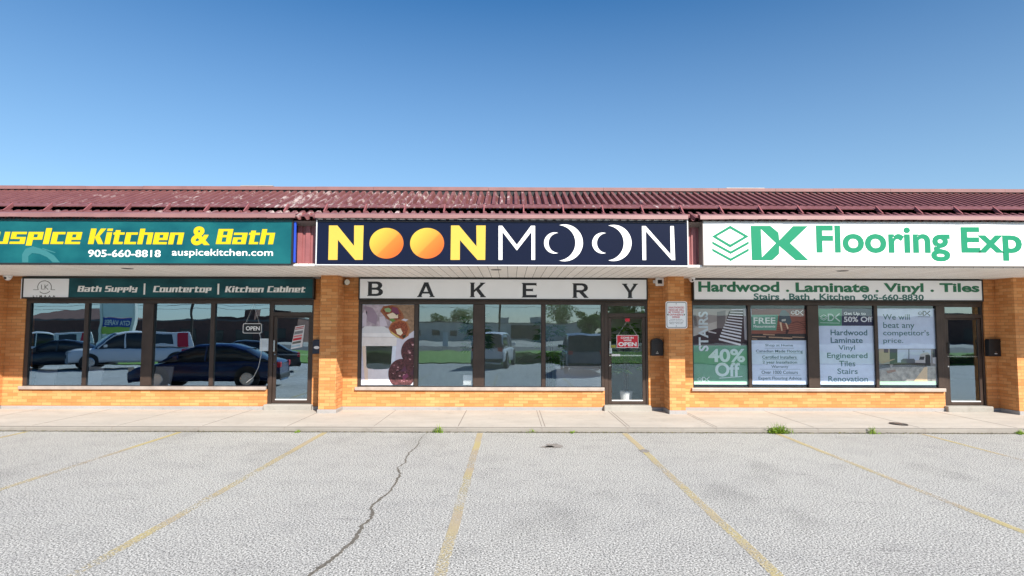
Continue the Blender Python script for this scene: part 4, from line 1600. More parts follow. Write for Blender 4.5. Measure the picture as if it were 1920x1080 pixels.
b = MB()
b.prism([rounded(x0, z0, x1, z1, .045)], YP - .012, YP - .002, M['bandwhite'])
o = tag(b.build("parking_notice", loc=((x0 + x1) / 2, YP - .01, z0)), "white metal notice with red lettering fixed to the brick pillar right of the bakery", "sign")
b = MB()
e = .018
b.prism([rounded(x0 + e, z0 + e, x1 - e, z1 - e, .035), list(reversed(rounded(x0 + e + .011, z0 + e + .011, x1 - e - .011, z1 - e - .011, .03)))], YP - .0135, YP - .0122, M['ink'])
b.build("border", o)
t_ = MB()
rd = flat((190, 40, 66))
for s_, q in (("UNAUTHORIZED", (212, 444, 398, 466)), ("VEHICLES WILL", (212, 473, 398, 495)), ("BE TOWED AT", (212, 501, 398, 522)), ("OWNER'S", (224, 530, 384, 552)), ("EXPENSE", (258, 559, 346, 580))):
    fit_text(t_, s_, Ps.rect(*q), YP - .0135, rd, bold=.02)
for s_, q in (("Private property", (236, 592, 380, 602)), ("Parking for customers only", (222, 609, 394, 620)), ("Police enforced", (224, 628, 384, 638)), ("By law", (228, 644, 380, 653))):
    fit_text(t_, s_, Ps.rect(*q), YP - .0135, M['ink'], bold=.01)
t_.build("lettering", o)
t_ = MB()
for px_, py_ in ((303, 411), (305, 675)):
    c = Ps.p(px_, py_)
    t_.tube([(c[0], YP - .017, c[1]), (c[0], YP - .0122, c[1])], .009, M['black'], 12)
for pl in ([(196, 540), (212, 526), (212, 554)], [(410, 540), (394, 526), (394, 554)]):
    q = Ps.pts(pl)
    a = (q[1][0] - q[0][0]) * (q[2][1] - q[0][1]) - (q[2][0] - q[0][0]) * (q[1][1] - q[0][1])
    t_.prism([q if a > 0 else list(reversed(q))], YP - .0135, YP - .0122, M['ink'])
t_.build("bolt", o)


def mailbox(px0, px1, py0, py1, label, arched, body, badge):
    x0, z0, x1, z1 = rect_px(px0, py0, px1, py1, YW - .12)
    t = thing("mailbox", label, "mailbox", ((x0 + x1) / 2, YW, z0), "mailboxes beside the shop doors")
    b = MB()
    h = (z1 - z0) * (.22 if arched else .10)
    if arched:
        top = [((x0 + x1) / 2 + (x1 - x0) / 2 * math.cos(R(a)), z1 - h + h * math.sin(R(a))) for a in range(0, 181, 15)]
    else:
        top = [(x1, z1 - h), (x1 - .02, z1), (x0 + .02, z1), (x0, z1 - h)]
    b.prism([[(x0, z0), (x1, z0)] + top], YW - .12, YW - .001, body)
    b.build("box", t, bevel=.006)
    l = MB()
    l.box(x0 - .006, x1 + .006, YW - .135, YW - .125, z1 - h * 1.6, z1 - h * 1.0, body)
    l.build("lid_lip", t, bevel=.003)
    m_ = MB()
    cx = (x0 + x1) / 2
    if badge == 'oval':
        m_.prism([ellipse(cx, (z0 + z1) / 2 - .02, .062, .034, 24)], YW - .126, YW - .1205, M['white'])
        m_.build("label_plate", t)
    else:
        m_.tube([(cx, YW - .128, z0 + .09), (cx, YW - .1205, z0 + .09)], .011, M['steel'], 12)
        m_.box(cx - .03, cx + .03, YW - .125, YW - .1205, z0 + .052, z0 + .062, M['white'])
        m_.build("lock", t)
    return t


navybox = mat("navy_box_metal", (.012, .016, .04), .4)
mailbox(586.5, 601, 637, 663, "navy mailbox with white oval plate right of the kitchen shop door", False, navybox, 'oval')
mailbox(1221.3, 1243.2, 634.5, 667, "black arched mailbox right of the bakery door", True, M['black'], 'lock')
m3 = mailbox(1854.3, 1879.5, 636, 668, "black flat-topped mailbox right of the flooring shop door", False, M['black'], 'lock')
hb = MB()
x0 = X(1852.5, YW - .06)
for zz in (646, 653, 660):
    hb.box(x0 - .02, x0 + .02, YW - .09, YW - .03, Z(zz) - .012, Z(zz) + .012, M['steel'])
hb.build("hinge", m3)

# lamps and cameras under the soffit
c = at(650, 529.5, YW - .2)
t = thing("floodlight", "small round floodlight on black bracket in the corner above the bakery wall", "floodlight", (X(640), YW, c.z - .03))
b = MB()
b.tube([(X(638), YW - .002, c.z), (X(638), YW - .04, c.z)], .05, M['black'], 16)
b.tube([(X(638), YW - .04, c.z), (X(641), YW - .1, c.z - .03), (X(645), YW - .13, c.z - .03)], .018, M['black'], 8)
b.build("bracket", t)
b = MB()
b.tube([(c.x - .05, YW - .06, c.z - .005), (c.x, YW - .18, c.z + .004), (c.x + .006, YW - .21, c.z + .004)], [.045, .062, .066], M['black'], 20)
b.build("lamp_head", t)
b = MB()
b.tube([(c.x + .0065, YW - .2105, c.z + .004), (c.x + .007, YW - .216, c.z + .004)], [.064, .05], M['lamp'], 20)
b.build("lens", t)
x0, z0, x1, z1 = rect_px(1229.5, 521.5, 1245, 536, YW - .16)
t = thing("floodlight", "square white framed floodlight on the brick left of the notice pillar", "floodlight", ((x0 + x1) / 2, YW, z0))
b = MB()
cx, cz = (x0 + x1) / 2, (z0 + z1) / 2
b.prism([rounded(x0, z0, x1, z1, .02), list(reversed(rounded(x0 + .045, z0 + .05, x1 - .035, z1 - .035, .008)))], YW - .16, YW - .12, M['white'])
b.box(x0 + .01, x1 - .01, YW - .119, YW - .06, z0 + .02, z1 - .02, M['white'])
b.build("housing", t, bevel=.004)
MB().box(x0 + .046, x1 - .036, YW - .135, YW - .1195, z0 + .051, z1 - .036, M['black']).build("lens", t)
MB().box(x0 - .03, x0 + .02, YW - .059, YW - .001, cz - .02, cz + .05, M['white']).build("bracket", t, bevel=.006)
# dome cameras
for px_, py_, rr, lab in ((9.5, 516.5, .075, "white dome camera under the soffit at the far left pillar"), (1298.5, 518.0, .062, "white dome camera under the soffit by the flooring shop band sign")):
    yc = YW - .22
    cx = X(px_, yc)
    t = thing("dome_camera", lab, "security camera", (cx, yc, ZSOF), "dome cameras under the soffit")
    b = MB()
    b.tube([(cx, yc, ZSOF - .001), (cx, yc, ZSOF - .035), (cx, yc, ZSOF - .04)], [rr * 1.2, rr * 1.2, rr * 1.05], M['white'], 24)
    b.build("base", t)
    b = MB()
    b.tube([(cx, yc, ZSOF - .0405 - rr * math.sin(R(a))) for a in (0, 20, 40, 60, 78)], [rr * math.cos(R(a)) for a in (0, 20, 40, 60, 78)], M['white'], 24)
    b.build("dome", t, smooth=True)
    MB().tube([(cx, yc - rr * .72, ZSOF - .055), (cx, yc - rr * 1.0, ZSOF - .062)], rr * .35, M['black'], 16).build("lens", t)
# junction box with loose cable left of the second pillar
x0, z0, x1, z1 = rect_px(588.5, 517.5, 600, 522.5, YW - .1)
t = thing("junction_box", "small grey junction box with looped cable high beside the left brick pillar", "junction box", ((x0 + x1) / 2, YW, z0))
MB().box(x0, x1, YW - .1, YW - .002, z0, z1, M['greytrim']).build("box", t, bevel=.006)
b = MB()
b.tube([(x0 + .01, YW - .11, z1 - .02), (x0 - .03, YW - .1, z1 - .05), (x0 - .03, YW - .06, z0 - .05), (x0 + .01, YW - .02, z0 - .09)], .008, M['bandwhite'], 8)
b.build("cable", t)

# black oval lid on the pavement edge
c = ground(1684.5, 795.5, ZS)
t = thing("access_cover", "small black oval cover lying at the pavement edge before the flooring shop", "cover", (c.x, c.y, ZS))
b = MB()
l = []
for i in range(28):
    a = 2 * math.pi * i / 28
    ex, ey = .15 * math.cos(a), .19 * math.sin(a) * abs(math.sin(a)) ** .3
    l.append((c.x + ex + .12 * -ey, c.y + ey))
n = len(l)
b.raw([(x, y, ZS + .001) for x, y in l] + [(x * .94 + c.x * .06, y * .94 + c.y * .06, ZS + .014) for x, y in l],
      [tuple(range(n, 2 * n))] + [(i, (i + 1) % n, (i + 1) % n + n, i + n) for i in range(n)], M['black'])
b.build("plate", t)
b = MB()
for k in range(3):
    b.box(c.x - .05 + k * .045, c.x - .035 + k * .045, c.y - .06, c.y + .06, ZS + .0145, ZS + .018, M['steel'])
b.build("rib", t)


# ================================================================== WEEDS ALONG THE KERB
def blade(mb, base, h, lean, ang, wd, m):
    p0 = Vector(base)
    d = Vector((math.cos(ang), math.sin(ang), 0))
    s_ = Vector((-d.y, d.x, 0)) * wd
    m1 = p0 + Vector((0, 0, h * .55)) + d * lean * .3
    t = p0 + Vector((0, 0, h)) + d * lean
    mb.raw([p0 - s_, p0 + s_, m1 + s_ * .8, m1 - s_ * .8, t], [(0, 1, 2, 3), (3, 2, 4)], m)


def tuft(px, label, n, h, spread, wd, leafy=0):
    c = ground(px, 809.5 + (px - 957) * .0027)
    y = YK - .025
    b = MB()
    for i in range(n):
        u = random.gauss(0, .45)
        hh = h * random.uniform(.35, 1.0) * max(.3, 1 - abs(u) * .5)
        blade(b, (c.x + u * spread, y + random.uniform(-.05, .02), 0), hh, random.uniform(.0, .6) * hh, random.uniform(0, 6.28), wd * random.uniform(.6, 1.3), M['weed'])
    for i in range(leafy):
        u = random.gauss(0, .42)
        p = Vector((c.x + u * spread, y + random.uniform(-.08, .02), abs(random.gauss(0, .5)) * h * .45))
        a, r_ = random.uniform(0, 6.28), random.uniform(.012, .03)
        d = Vector((math.cos(a), math.sin(a), random.uniform(-.3, .8))).normalized()
        s_ = d.cross(Vector((random.uniform(-1, 1), random.uniform(-1, 1), 1))).normalized()
        b.raw([p, p + d * r_ + s_ * r_ * .5, p + d * r_ * 2, p + d * r_ - s_ * r_ * .5], [(0, 1, 2, 3)], M['weed'])
    o = b.build("weed", loc=(c.x, y, 0))
    tag(o, label, "weed", "weeds growing along the kerb")


tuft(823, "spiky grass weed at the kerb below the bakery poster", 26, .20, .10, .006, 30)
tuft(995, "thin dry weed at the kerb below the wide bakery mullion", 9, .13, .12, .003, 8)
tuft(1071, "tiny leafy weed at the kerb below the bakery's right pane", 10, .09, .05, .007, 26)
tuft(1455, "largest bright green weed clump at the kerb before the flooring shop", 60, .27, .22, .006, 420)
tuft(1628, "tall thin weed at the kerb left of the black oval cover", 26, .20, .10, .004, 50)
tuft(1903, "small weed at the kerb near the right edge of the photo", 20, .12, .09, .006, 60)
tuft(563, "low weed at the kerb below the kitchen shop door", 12, .08, .06, .006, 20)
# dirt gathered in the joint between kerb and asphalt
db_ = MB()
L = []
n = 700
for i in range(n + 1):
    x = -13 + 26 * i / n
    L.append((x, YK - max(.006, .022 + .018 * math.sin(x * 2.3) * math.sin(x * .7 + 2) + random.uniform(-.014, .014)), random.uniform(.008, .022)))
for (xa, ya, ha), (xb, yb, hb_) in zip(L, L[1:]):
    db_.face([(xa, ya, .0045), (xb, yb, .0045), (xb, YK - .001, hb_), (xa, YK - .001, ha)], M['crack'])
db_.build("gutter_dirt", lot)
# moss and debris in the joint
b = MB()
for i in range(5200):
    x = random.uniform(-12, 12)
    dens = .5 + .5 * math.sin(x * 1.7) * math.sin(x * .61 + 1)
    if random.random() > .25 + .75 * dens:
        continue
    r_ = random.uniform(.006, .02)
    p = Vector((x, YK - random.uniform(0, .05), random.uniform(.001, .02)))
    a = random.uniform(0, 6.28)
    d = Vector((math.cos(a), math.sin(a), random.uniform(0, .8))) * r_
    s_ = Vector((-math.sin(a), math.cos(a), random.uniform(0, .5))) * r_ * .6
    b.raw([p - d * .3, p + s_, p + d, p - s_], [(0, 1, 2, 3)], random.choice((M['moss'], M['moss'], M['crack'])))
o = b.build("moss")
o["kind"] = "stuff"
o["label"] = "moss and dirt along the kerb joint"


# ================================================================== INSIDE THE SHOPS
def palm(x, y, z, h, label, n=70, leafr=.42, z_leaf=.35):
    t = thing("potted_plant", label, "plant", (x, y, z), "potted plants inside the bakery")
    b = MB()
    b.tube([(x, y, z), (x, y, z + .02), (x, y, z + .24), (x, y, z + .26)], [.12, .125, .155, .15], M['white'], 24)
    b.build("pot", t, smooth=False)
    b = MB()
    for k in range(5):
        a = k * 1.256
        b.tube([(x + .04 * math.cos(a), y + .04 * math.sin(a), z + .24), (x + .09 * math.cos(a), y + .09 * math.sin(a), z + h * .8)], .010, M['bark'], 6)
    b.build("stem", t)
    b = MB()
    for k in range(n):
        zz = z + h * random.uniform(z_leaf, 1)
        a = random.uniform(0, 6.28)
        p0 = Vector((x + .06 * math.cos(a), y + .06 * math.sin(a), zz))
        d = Vector((math.cos(a), math.sin(a), random.uniform(-.1, .6)))
        for q in range(7):
            a2 = a + (q - 3) * .38
            d2 = (Vector((math.cos(a2), math.sin(a2), 0)) + Vector((0, 0, random.uniform(-.5, .25)))).normalized()
            p1 = p0 + d * .16
            L = leafr * random.uniform(.5, .8)
            s_ = Vector((-d2.y, d2.x, 0)).normalized() * .042
            mid = p1 + d2 * L * .5 + Vector((0, 0, .03))
            b.raw([p1, mid + s_, p1 + d2 * L, mid - s_], [(0, 1, 2, 3)], M['plant'])
    b.build("foliage", t)
    return t


palm(at(1174, 700, YW + .62).x, YW + .62, zstep - .01, 1.75, "potted palm in white pot behind the bakery door", 64, .34, .40)
palm(at(893, 660, YW + .75).x, YW + .75, zstep - .01, 1.95, "tall leafy plant behind the wide bakery mullion", 40, .36, .62)
palm(at(1030, 660, YW + .9).x, YW + .9, zstep - .01, 1.85, "bushy potted plant behind the right bakery panes", 40, .36, .45)
x0, x1 = at(1040, 690, YW + .7).x, at(1135, 690, YW + .7).x
t = thing("display_counter", "low white counter inside the bakery behind the right pane", "counter", ((x0 + x1) / 2, YW + .9, zstep - .01))
MB().box(x0 + .03, x1 - .03, YW + .65, YW + 1.1, zstep - .01, 1.0, M['white']).build("base", t, bevel=.02)
MB().box(x0, x1, YW + .6, YW + 1.14, 1.001, 1.04, M['bandwhite']).build("counter_top", t, bevel=.01)
for p0, p1, lab in ((70, 106, "white sample board leaning inside the first kitchen shop pane"), (160, 193, "white sample board leaning inside the second kitchen shop pane"), (291, 324, "white sample board leaning inside the third kitchen shop pane")):
    Yb = YW + .5
    x0, x1 = X(p0, Yb), X(p1, Yb)
    b = MB()
    zt = at(p0, 688, Yb).z
    b.raw([(x0, Yb - .1, zstep), (x1, Yb - .1, zstep), (x1, Yb + .1, zt), (x0, Yb + .1, zt), (x0, Yb - .07, zstep), (x1, Yb - .07, zstep), (x1, Yb + .13, zt), (x0, Yb + .13, zt)],
          [(0, 1, 2, 3), (7, 6, 5, 4), (0, 4, 5, 1), (1, 5, 6, 2), (2, 6, 7, 3), (3, 7, 4, 0)], M['bandwhite'])
    tag(b.build("sample_board", loc=((x0 + x1) / 2, Yb, zstep)), lab, "board", "sample boards in the kitchen shop")

# ================================================================== ACROSS THE LOT: WHAT THE SHOP WINDOWS REFLECT
REFL = "vehicles parked across the lot, mirrored in the shop windows"


def car(label, loc, heading, body_m, kind='sedan', stripe=None, scale=1.0):
    t = thing({'sedan': "parked_car", 'suv': "parked_suv", 'pickup': "pickup_truck"}[kind], label, {'sedan': "car", 'suv': "car", 'pickup': "pickup truck"}[kind], (0, 0, 0), REFL)
    L, W, H, belt, clear = {'sedan': (4.6, 1.80, 1.45, .92, .22), 'suv': (4.5, 1.85, 1.75, 1.05, .26), 'pickup': (5.5, 1.92, 1.85, 1.08, .32)}[kind]
    hw = W / 2
    # lower body lofted along x: (x, top height, half width)
    if kind == 'sedan':
        st = [(-L / 2, .80, .80), (-L / 2 + .12, .93, .9), (-1.35, .96, 1), (-.6, .93, 1), (.6, .92, 1), (1.0, .90, 1), (1.7, .82, .98), (2.1, .72, .92), (L / 2, .60, .78)]
    elif kind == 'suv':
        st = [(-L / 2, 1.0, .86), (-L / 2 + .1, 1.05, .95), (-1.2, 1.06, 1), (.7, 1.05, 1), (1.0, 1.04, 1), (1.8, .98, .97), (2.1, .92, .93), (L / 2, .8, .84)]
    else:
        st = [(-L / 2, 1.04, .93), (-L / 2 + .06, 1.08, .97), (-.5, 1.08, 1), (1.2, 1.08, 1), (1.5, 1.10, 1), (2.3, 1.06, .98), (2.6, 1.0, .94), (L / 2, .85, .88)]
    b = MB()
    v, f = [], []
    n = 12
    for x, zt, k in st:
        h_ = hw * k
        half = [(h_ * .86, clear), (h_ * .97, clear + .1), (h_, clear + .3), (h_ * .985, zt * .72), (h_ * .95, zt - .07), (h_ * .84, zt)]
        for yy, zz in [(-p, q) for p, q in half] + [(p, q) for p, q in reversed(half)]:
            v.append((x, yy, zz))
    for i in range(len(st) - 1):
        for k in range(n):
            a, b_ = i * n + k, i * n + (k + 1) % n
            f.append((a, b_, b_ + n, a + n))
    f.append(tuple(range(n)))
    f.append(tuple(reversed(range((len(st) - 1) * n, len(st) * n))))
    b.raw(v, f, body_m)
    o = b.build("body", t, smooth=True)
    sb = o.modifiers.new("subsurf", 'SUBSURF')
    sb.levels = sb.render_levels = 2
    # glasshouse: a smooth dark loft, with a painted roof skin and pillars over it
    zb_ = belt - .03
    cab = {'sedan': [(-2.0, .86, zb_, .70), (-1.75, .88, zb_ + .12, .76), (-1.25, .88, H - .16, .76), (-.7, .88, H - .03, .76), (-.1, .88, H, .76), (.3, .88, H - .04, .76), (.75, .88, H - .22, .78), (1.25, .88, zb_ + .08, .82), (1.42, .86, zb_, .82)],
           'suv': [(-L / 2 + .06, .86, zb_, .80), (-L / 2 + .12, .88, zb_ + .2, .80), (-L / 2 + .26, .88, H - .08, .78), (-L / 2 + .6, .88, H, .78), (0, .88, H, .78), (.45, .88, H - .08, .78), (.85, .88, H - .32, .80), (1.2, .88, zb_ + .06, .84), (1.3, .86, zb_, .84)],
           'pickup': [(-.6, .88, zb_, .84), (-.58, .88, zb_ + .2, .82), (-.5, .88, H - .06, .78), (-.3, .88, H, .78), (.3, .88, H, .78), (.75, .88, H - .08, .78), (1.15, .88, H - .34, .80), (1.5, .88, zb_ + .06, .84), (1.62, .86, zb_, .84)]}[kind]
    c = MB()
    v, f = [], []
    for x, kb_, zt, kt in cab:
        ht = hw * (kb_ + (kt - kb_) * (zt - zb_) / (H - zb_))
        for yy, zz in ((-hw * kb_, zb_ - .02), (-ht, max(zt - .05, zb_)), (-ht * .88, zt), (0, zt + .02), (ht * .88, zt), (ht, max(zt - .05, zb_)), (hw * kb_, zb_ - .02)):
            v.append((x, yy, zz))
    for i in range(len(cab) - 1):
        for k in range(7):
            a, b_ = i * 7 + k, i * 7 + (k + 1) % 7
            f.append((a, b_, b_ + 7, a + 7))
    c.raw(v, f, M['farglass'])
    c.build("car_window", t, smooth=True)
    i0 = {'sedan': 2, 'suv': 2, 'pickup': 2}[kind]
    i1 = 5
    c = MB()
    vv, ff = [], []
    for i in range(i0, i1 + 1):
        for k in range(1, 6):
            p = Vector(v[i * 7 + k])
            q = Vector((0, p.y * .02, .012))
            vv.append(p + q)
    m_ = i1 - i0 + 1
    for i in range(m_ - 1):
        for k in range(4):
            a = i * 5 + k
            ff.append((a, a + 1, a + 6, a + 5))
    c.raw(vv, ff, body_m)
    c.build("roof", t, smooth=True)

    def rail(side, idx):
        pts_ = []
        for i in idx:
            p = Vector(v[i * 7 + (1 if side < 0 else 5)])
            pts_.append(p + Vector((0, side * .006, .0)))
        return pts_
    for s_ in (-1, 1):
        p = MB()
        p.tube(rail(s_, range(1, len(cab) - 1)), .032, body_m, 6)
        p.build("window_rail", t)
        p = MB()
        xm = .0 if kind != 'pickup' else .35
        p.tube([(xm, s_ * (hw * .885), belt - .02), (xm - .03, s_ * (hw * .785), H - .05)], .035, body_m, 6)
        p.build("pillar", t)
        for xw in (-L / 2 + .95, L / 2 - .9):
            r_ = .33 if kind == 'sedan' else .38
            p = MB()
            p.tube([(xw, s_ * (hw * .90), r_ + .03), (xw, s_ * (hw + .004), r_ + .03)], [r_ * 1.18, r_ * 1.16], M['black'], 24)
            p.build("wheel_arch", t)
    wb_, wr = hw * .88, hw * .76
    xb1 = 1.1 if kind != 'pickup' else 1.5
    if kind == 'pickup':
        k = MB()
        x0, x1 = -L / 2 + .05, -.58
        V = [(x0, -wb_, belt + .01), (x1, -wb_, belt + .01), (x1, wb_, belt + .01), (x0, wb_, belt + .01), (x0 + .22, -wr, H), (x1, -wr, H), (x1, wr, H), (x0 + .22, wr, H)]
        k.raw(V, [(0, 3, 2, 1), (4, 5, 6, 7), (0, 1, 5, 4), (1, 2, 6, 5), (2, 3, 7, 6), (3, 0, 4, 7)], body_m)
        k.build("bed_cap", t, bevel=.05, seg=3)
        for s_ in (-1, 1):
            yb0, yb1 = s_ * (wb_ + .012), s_ * (wr + .012)
            MB().face([(x0 + 1.0, yb0 - s_ * .03, belt + .15), (x1 - .15, yb0 - s_ * .03, belt + .15), (x1 - .15, yb1 + s_ * .02, H - .12), (x0 + 1.05, yb1 + s_ * .02, H - .12)], M['farglass']).build("car_window", t)
            MB().raw([(x0 + .15, s_ * (hw + .006), .55), (x0 + .75, s_ * (hw + .006), .55), (x0 + .65, s_ * (hw + .004), belt - .1), (x0 + .1, s_ * (hw + .004), belt - .1)], [(0, 1, 2, 3)], M['red']).build("red_stripe", t)
            MB().raw([(x0 + .28, yb0, belt + .03), (x0 + .85, yb0, belt + .03), (x0 + .8, yb1, H - .04), (x0 + .3, yb1, H - .04)], [(0, 1, 2, 3)], M['red']).build("red_stripe", t)
    for s_ in (-1, 1):
        for xw in (-L / 2 + .95, L / 2 - .9):
            r_ = .33 if kind == 'sedan' else .38
            wh = MB()
            yo, yi = s_ * (hw + .01), s_ * (hw - .2)
            wh.tube([(xw, yi, r_), (xw, yo - s_ * .03, r_), (xw, yo, r_)], [r_, r_, r_ * .92], M['rubber'], 24)
            o = wh.build("wheel", t)
            rm = MB()
            rm.tube([(xw, yo + s_ * .002, r_), (xw, yo + s_ * .012, r_)], [r_ * .64, r_ * .55], M['steel'], 20)
            rm.build("rim", o)
        hl = MB()
        zz = .66 if kind == 'sedan' else .86
        hl.box(L / 2 - .2, L / 2 - .02, s_ * hw * .52, s_ * hw * .80, zz - .08, zz + .06, M['lamp'])
        hl.build("headlight", t, bevel=.02)
        tl = MB()
        tl.box(-L / 2 - .012, -L / 2 + .1, s_ * hw * .62, s_ * hw * .84, zz, zz + .18, M['red'])
        tl.build("tail_light", t, bevel=.02)
        mr = MB()
        mr.box(xb1 - .35, xb1 - .2, s_ * (hw * .93), s_ * (hw * .93 + .2), belt + .03, belt + .17, body_m)
        mr.build("wing_mirror", t, bevel=.02)
    gr = MB()
    gr.box(L / 2 - .1, L / 2 + .008, -hw * .42, hw * .42, clear + .22, clear + .42, M['black'])
    gr.build("grille", t, bevel=.01)
    bp = MB()
    bp.box(-L / 2 - .03, -L / 2 + .15, -hw * .86, hw * .86, clear + .06, clear + .24, M['black'])
    bp.build("rear_bumper", t, bevel=.03)
    t.location = loc
    t.rotation_euler = (0, 0, heading)
    t["_o"] = tuple(loc)
    return t


cwhite = mat("white_car_paint", (.78, .78, .78), .2)
cnavy = mat("navy_car_paint", (.016, .030, .095), .12)
cblack = mat("charcoal_car_paint", (.03, .033, .04), .15)
cgrey = mat("grey_car_paint", (.16, .19, .24), .2)


def refl(px, Dv):
    """where something stands that the glass mirrors at column px, Dv metres beyond the camera"""
    return ((px - 957) / F * Dv, 2 * YG - Dv)


xx, yy = refl(252, 31.5)
car("white pickup truck with red striped cap mirrored in the middle kitchen shop panes", (xx, yy, 0), R(138), cwhite, 'pickup')
xx, yy = refl(84, 37)
car("white pickup truck with red striped cap mirrored in the leftmost kitchen shop pane", (xx, yy, 0), R(140), cwhite, 'pickup')
xx, yy = refl(125, 30.5)
car("charcoal car between the two white pickups mirrored in the kitchen shop window", (xx, yy, 0), R(165), cblack, 'sedan')
xx, yy = refl(404, 20.6)
car("dark navy car nearest the glass mirrored in the kitchen shop's right panes", (xx, yy, 0), R(172), cnavy, 'sedan')
xx, yy = refl(462, 27.5)
car("black car behind the navy one mirrored in the kitchen shop's right pane", (xx, yy, 0), R(160), cblack, 'sedan')
xx, yy = refl(925, 31.0)
car("white off-roader seen from behind mirrored at the wide bakery mullion", (xx, yy - 1.6, 0), R(-82), cwhite, 'suv')
xx, yy = refl(1090, 26.5)
car("grey blue van mirrored in the bakery's right pane", (xx + .3, yy - 1.9, 0), R(-88), cgrey, 'suv')
xx, yy = refl(800, 92)
car("small white estate on the far road mirrored in the bakery's second pane", (xx, -38.0, -.02), R(175), cwhite, 'suv')

# far buildings
xa, xb = refl(690, 118)[0], refl(1104, 118)[0]
yf = 2 * YG - 118
fb = thing("far_building", "long beige flat-roofed building mirrored in the bakery windows", "building", ((xa + xb) / 2, yf, 0))
MB().box(xa, xb, yf - 14, yf, -.06, 3.4, M['farwall']).build("wall", fb)
MB().box(xa - .2, xb + .2, yf - 14.2, yf + .15, 3.401, 3.55, M['greytrim']).build("parapet", fb)
MB().box(.3, 5.6, yf + .002, yf + .05, .2, 3.0, M['farglass']).build("entrance", fb)
for k in range(6):
    MB().box(-22 + k * 3.4, -20.8 + k * 3.4, yf + .002, yf + .05, .9, 2.0, M['farglass']).build("window", fb)
for k in (-2.4, 4.0):
    MB().box(k, k + 2.2, yf - 5, yf - 3, 3.551, 4.6, M['farwall']).build("roof_unit", fb)
xa, xb = refl(35, 95)[0], refl(560, 95)[0]
yf = 2 * YG - 95
fb = thing("far_building", "dark brick building mirrored in the kitchen shop windows", "building", ((xa + xb) / 2, yf, 0))
MB().box(xa, xb, yf - 12, yf, -.06, 3.7, M['farbrick']).build("wall", fb)
MB().box(xa - .1, xb + .1, yf - 12.1, yf + .12, 3.701, 3.95, M['greytrim']).build("parapet", fb)
MB().raw([(xa, yf - 12, 3.96), (xa + 14, yf - 12, 3.96), (xa + 14, yf, 3.96), (xa, yf, 3.96), (xa + 3, yf - 6, 5.6), (xa + 11, yf - 6, 5.6)], [(0, 4, 5, 1), (2, 5, 4, 3), (3, 4, 0), (1, 5, 2)], M['farbrick']).build("roof", fb)
for k in range(9):
    MB().box(xa + 2 + k * 4.6, xa + 4.6 + k * 4.6, yf + .002, yf + .05, .6, 2.3, M['farglass']).build("window", fb)
MB().box(refl(449, 95)[0], refl(470, 95)[0], yf - 5, yf - 3, 3.951, 5.6, M['farbrick']).build("chimney", fb)
MB().box(xb - 14, xb - 3, yf - 5, yf - 4, 3.951, 4.5, M['farbrick']).build("roof_unit", fb)
xa, xb = refl(1150, 100)[0], refl(1900, 100)[0]
yf = 2 * YG - 100
fb = thing("far_building", "low brown building mirrored in the flooring shop door", "building", ((xa + xb) / 2, yf, 0))
MB().box(xa, xb, yf - 12, yf, -.06, 4.2, M['farbrick']).build("wall", fb)
MB().box(xa - .1, xb + .1, yf - 12.1, yf + .12, 4.201, 4.4, M['greytrim']).build("parapet", fb)
for k in range(10):
    MB().box(xa + 3 + k * 6, xa + 6.5 + k * 6, yf + .002, yf + .05, .6, 2.6, M['farglass']).build("window", fb)

# pylon sign
xx, yy = refl(229, 46)
ps = thing("pylon_sign", "tall white pylon sign with blue panel mirrored in the kitchen shop's second pane", "sign", (xx, yy, 0))
b = MB()
b.box(xx - 1.25, xx - 1.05, yy - .2, yy + .2, -.05, 6.2, M['alum'])
b.box(xx + 1.05, xx + 1.25, yy - .2, yy + .2, -.05, 6.2, M['alum'])
b.build("post", ps)
for z0, z1, m_ in ((4.6, 5.9, M['signwhite']), (2.98, 4.5, M['bandwhite']), (2.28, 2.95, M['blue']), (1.75, 2.25, flat((190, 214, 96))), (.95, 1.72, M['signwhite'])):
    MB().box(xx - 1.049, xx + 1.049, yy - .12, yy + .12, z0, z1, m_).build("sign_panel", ps)
tb = MB()
v, f = text_mesh("GTA VAPES", .03)
xs, zs = [p[0] for p in v], [p[1] for p in v]
tb.raw([(xx + .95 - (a - min(xs)) / (max(xs) - min(xs)) * 1.9, yy + .125, 2.42 + (c_ - min(zs)) / (max(zs) - min(zs)) * .38) for a, c_ in v], f, M['white'])
tb.build("lettering", ps)

# board on the verge
xx, yy = refl(832, 60)
t = thing("verge_sign", "white upright sign board on the far lawn mirrored in the bakery window", "sign", (xx, yy, 0))
MB().box(xx - .28, xx + .28, yy - .03, yy + .03, .3, 1.75, M['white']).build("board", t)
b = MB()
b.box(xx - .27, xx - .21, yy - .025, yy + .025, -.03, .299, M['steel'])
b.box(xx + .21, xx + .27, yy - .025, yy + .025, -.03, .299, M['steel'])
b.build("post", t)


# utility poles and wires
def pole(px, Dv, h, label):
    xx, yy = refl(px, Dv)
    t = thing("utility_pole", label, "utility pole", (xx, yy, 0), "utility poles along the far road")
    MB().tube([(xx, yy, -.06), (xx, yy, h)], [.16, .11], M['bark'], 10).build("shaft", t)
    MB().box(xx - 1.1, xx + 1.1, yy - .06, yy + .06, h - .9, h - .75, M['bark']).build("crossarm", t)
    return xx, yy, h


